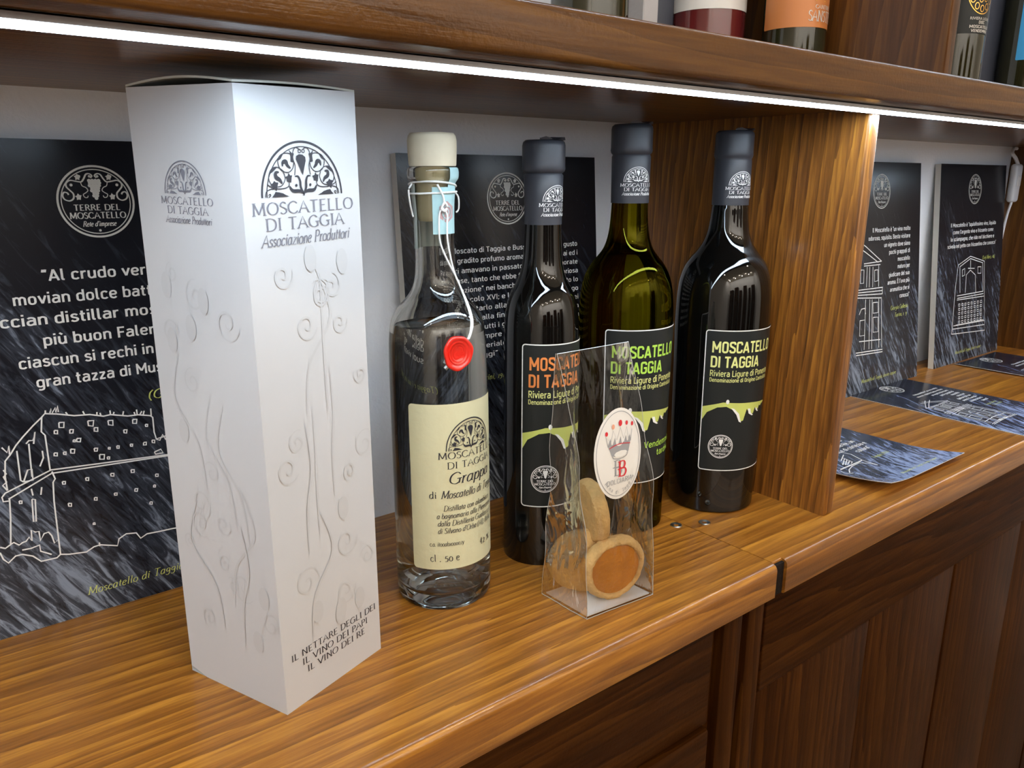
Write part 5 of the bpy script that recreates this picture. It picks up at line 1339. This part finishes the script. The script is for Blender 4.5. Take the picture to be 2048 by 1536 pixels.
    for i, ch in enumerate(word):
        if ch == ' ': continue
        aa = math.radians(-90 - 46 + 92 * i / (len(word) - 1))
        g_ = Art(); g_.sans(ch, 0, 0, .0085, None if ch in 'il' else .0058, 'C')
        a.put(g_, .0610 * math.cos(aa), .0930 * math.sin(aa) + .002, 1, 1, aa + PI / 2)
    lay('grey_print', a, of, 'sil_ink', sk)
    a = Art(); a.blob([(-.018, .001), (-.012, .006), (.004, .008), (.018, .006), (.024, .002), (.016, -.004), (.002, -.006), (-.012, -.004)])
    lay('crown_opening', a, of2, 'sticker', sk)
    a = Art()
    a.stroke([(-.031, .018), (-.010, .023), (.010, .023), (.034, .019)], .0018, True)
    a.disc(-.038, .052, .0042, .0052, n=10); a.disc(.004, .070, .0056, .0072, n=12); a.disc(.024, .067, .0040, .0052, n=10); a.disc(.042, .062, .0042, .0052, n=10)
    a.serif('B', .007, -.051, .034, .026, 'C', wt=.12); a.stroke([(-.008, -.034), (.016, -.034)], .002)
    lay('red_print', a, of2, 'red_ink', sk)
    a = Art(); a.disc(-.018, .065, .0046, .0058, n=12); lay('peach_print', a, of2, 'peach_ink', sk)
bag()

def biscuit(label, loc, r, th, nrm, filled=True, seed=1, spin=0.0):
    """round filled biscuit; local +Z is its filled side"""
    t = thing('biscuit', label, 'biscuit', loc, group=None)
    q = Vector(nrm).normalized().to_track_quat('Z', 'Y')
    t.rotation_euler = q.to_euler()
    rnd = random.Random(seed)
    prof = [(0, 0), (r * .80, 0), (r * .94, th * .10), (r, th * .38), (r * .985, th * .70), (r * .92, th * .93), (r * .84, th), (r * .78, th * .93), (r * .75, th * .82), (r * .5, th * .84), (0, th * .86)]
    if not filled: prof = [(0, 0), (r * .80, 0), (r * .94, th * .10), (r, th * .40), (r * .97, th * .72), (r * .86, th * .92), (r * .6, th * .99), (0, th)]
    pr = smoothprof(prof, 3)
    pr[0] = (0, pr[0][1]); pr[-1] = (0, pr[-1][1])
    v, f = lathe([(max(0, p[0]), p[1]) for p in pr], 64)
    ph = [rnd.uniform(0, 6.28) for _ in range(6)]
    nv = []
    for (x, y, z) in v:
        a_ = math.atan2(y, x)
        k = 1 + .018 * math.sin(3 * a_ + ph[0]) + .010 * math.sin(7 * a_ + ph[1]) + .007 * math.sin(19 * a_ + ph[2] + z * 90) + .006 * math.sin(31 * a_ + ph[3])
        nv.append((x * k, y * k, z + .0010 * math.sin(60 * x / r * .3 + ph[4]) * math.sin(50 * y + ph[5])))
    nv = [(p[0], p[1], p[2] - th / 2) for p in nv]
    mesh('baked_shell', nv, f, 'biscuit', t, angle=70)
    if filled:
        v, f = lathe([(0, th * .90), (r * .40, th * .895), (r * .70, th * .88), (r * .765, th * .86), (r * .78, th * .80)], 48)
        mesh('apricot_filling', [(p[0], p[1], p[2] - th / 2) for p in v], f, 'jam', t)
    return t
biscuit('round biscuit with orange-brown filling facing out, front one in the bag', (1.260, 1.208, 0.0895), .0840, .036, (-.25, -1.0, -.06), True, 2)
biscuit('plain pale biscuit standing at the left in the bag', (1.214, 1.272, 0.094), .0810, .034, (-.70, -.9, .02), False, 5)
biscuit('upper biscuit standing on edge above the others, under the sticker', (1.243, 1.268, 0.222), .078, .036, (.93, -.35, .12), True, 8)

# ================================================================== BOTTLES AND CARTONS ON THE UPPER SHELF
ZS = 1.261
def upper_bottle(label, x, y, r, mat, h=1.06):
    t = thing('wine_bottle', label, 'bottle', (x, y, ZS))
    p = smoothprof([(r * .92, 0), (r * .98, .007), (r, .02), (r, .3), (r, .58), (r * .95, .65), (r * .78, .72), (r * .48, .78), (r * .38, .84), (r * .36, h - .1)], 4)
    full = [(0, .02), (r * .5, .01), (r * .8, 0)] + p + [(r * .36, h - .01), (0, h - .01)]
    mesh('glass_body', *lathe(full, 72), mat, t, angle=60)
    mesh('capsule', *lathe([(r * .365, h - .2), (r * .39, h - .2), (r * .40, h - .08), (r * .43, h - .075), (r * .43, h), (0, h)], 40), 'capsule', t, angle=50)
    return t, (lambda off: on_cyl(lambda z: r, off, r))
t, fn = upper_bottle('dark olive bottle without visible label on the shelf, leftmost of the upper bottles', 1.635, 1.74, 0.108, 'green_glass')
t = thing('slim_carton', 'slim carton with silver-grey edge and dark side, on the shelf', 'carton', (1.93, 1.78, ZS))
mesh('carton_body', *boxg(-0.035, 0.0, 0, 0.030, 0.13, 1.02, 0.003, 1), 'grey_card', t)
mesh('dark_side_panel', *boxg(0.031, 0.004, 0.001, 0.105, 0.126, 1.018, 0.002, 1), 'slate_card', t)
t, fn = upper_bottle('dark red rose wine bottle with a white label, on the shelf', 2.141, 1.735, 0.1135, 'rose_glass')
L = mesh('label', *patch(fn(0.0015), -0.235, 0.15, 0.230, 0.56, 30, 4, 0.008), 'label_white', t)
t = thing('slim_carton', 'dark slate carton between the white and the orange label bottles', 'carton', (2.34, 1.84, ZS))
mesh('carton_body', *boxg(-0.06, 0, 0, 0.06, 0.12, 1.02, 0.003, 1), 'slate_card', t)
t, fn = upper_bottle('dark green bottle with an orange label, on the shelf left of the upright board', 2.271, 1.51, 0.0926, 'green_glass')
L = mesh('label', *patch(fn(0.0015), -0.198, 0.10, 0.166, 0.60, 30, 4, 0.006), 'label_orange', t)
a = Art()
a.serif('SANSTEVA', -0.054, 0.1830, 0.028, 0.126, wt=0.13, sp=0.04)
a.serif('CANTINE', -0.034, 0.217, 0.010, 0.065, wt=0.16)
lay('lettering', a, fn(0.0024), 'label_white', L)
a = Art(); a.stroke([(-.034, .244), (-.018, .264), (.0, .244)], .004); a.stroke([(-.036, .238), (.004, .238)], .003); a.stroke([(-.018, .25), (-.018, .29)], .005); lay('gold_emblem', a, fn(0.0024), 'gold', L)
t, fn = upper_bottle('dark bottle with matt charcoal label and gold ornament, right of the upright board', 3.299, 1.50, 0.102, 'green_glass')
L = mesh('label', *patch(fn(0.0015), -0.165, 0.09, 0.252, 0.62, 30, 4, 0.003), 'label_black', t)
a = Art()
rnd = random.Random(6)
for ri_, nn in ((.012, 5), (.032, 9), (.052, 14)):
    for k in range(nn):
        a_ = 2 * PI * k / nn + ri_ * 30
        a.ring(-0.030 + ri_ * math.cos(a_), .414 + 1.5 * ri_ * math.sin(a_), .008, .011, .003, n=12)
a.ring(-0.030, .414, .064, .096, .003, n=40)
lay('gold_ornament', a, fn(0.0024), 'gold', L)
a = Art()
for s_, z, w in (('RIVIERA LIGURE', .298, .10), ('DOC', .285, .03), ('MOSCATELLO', .270, .10), ('VENDEMMIA', .256, .085)):
    a.sans(s_, -0.022, z, .010, w, 'C', bold=0.02)
lay('lettering', a, fn(0.0024), 'label_white', L)
t = thing('slim_carton', 'slate grey carton behind the charcoal label bottle', 'carton', (4.01, 1.66, ZS))
mesh('carton_body', *boxg(-0.06, 0, 0, 0.10, 0.12, 1.02, 0.003, 1), 'slate_card', t)
t, fn = upper_bottle('olive bottle with a bright blue label, cut off by the right picture edge', 4.147, 1.55, 0.120, 'green_glass')
L = mesh('label', *patch(fn(0.0015), -0.195, 0.10, 0.24, 0.50, 30, 4, 0.006), 'label_blue', t)

for (x_, lab_) in ((2.62, 'black glass bottle in shadow left of the upright board, second row'), (4.42, 'black glass bottle in shadow behind the slate grey carton at the right')):
    t, fn = upper_bottle(lab_, x_, 1.872, 0.110, 'black_glass')
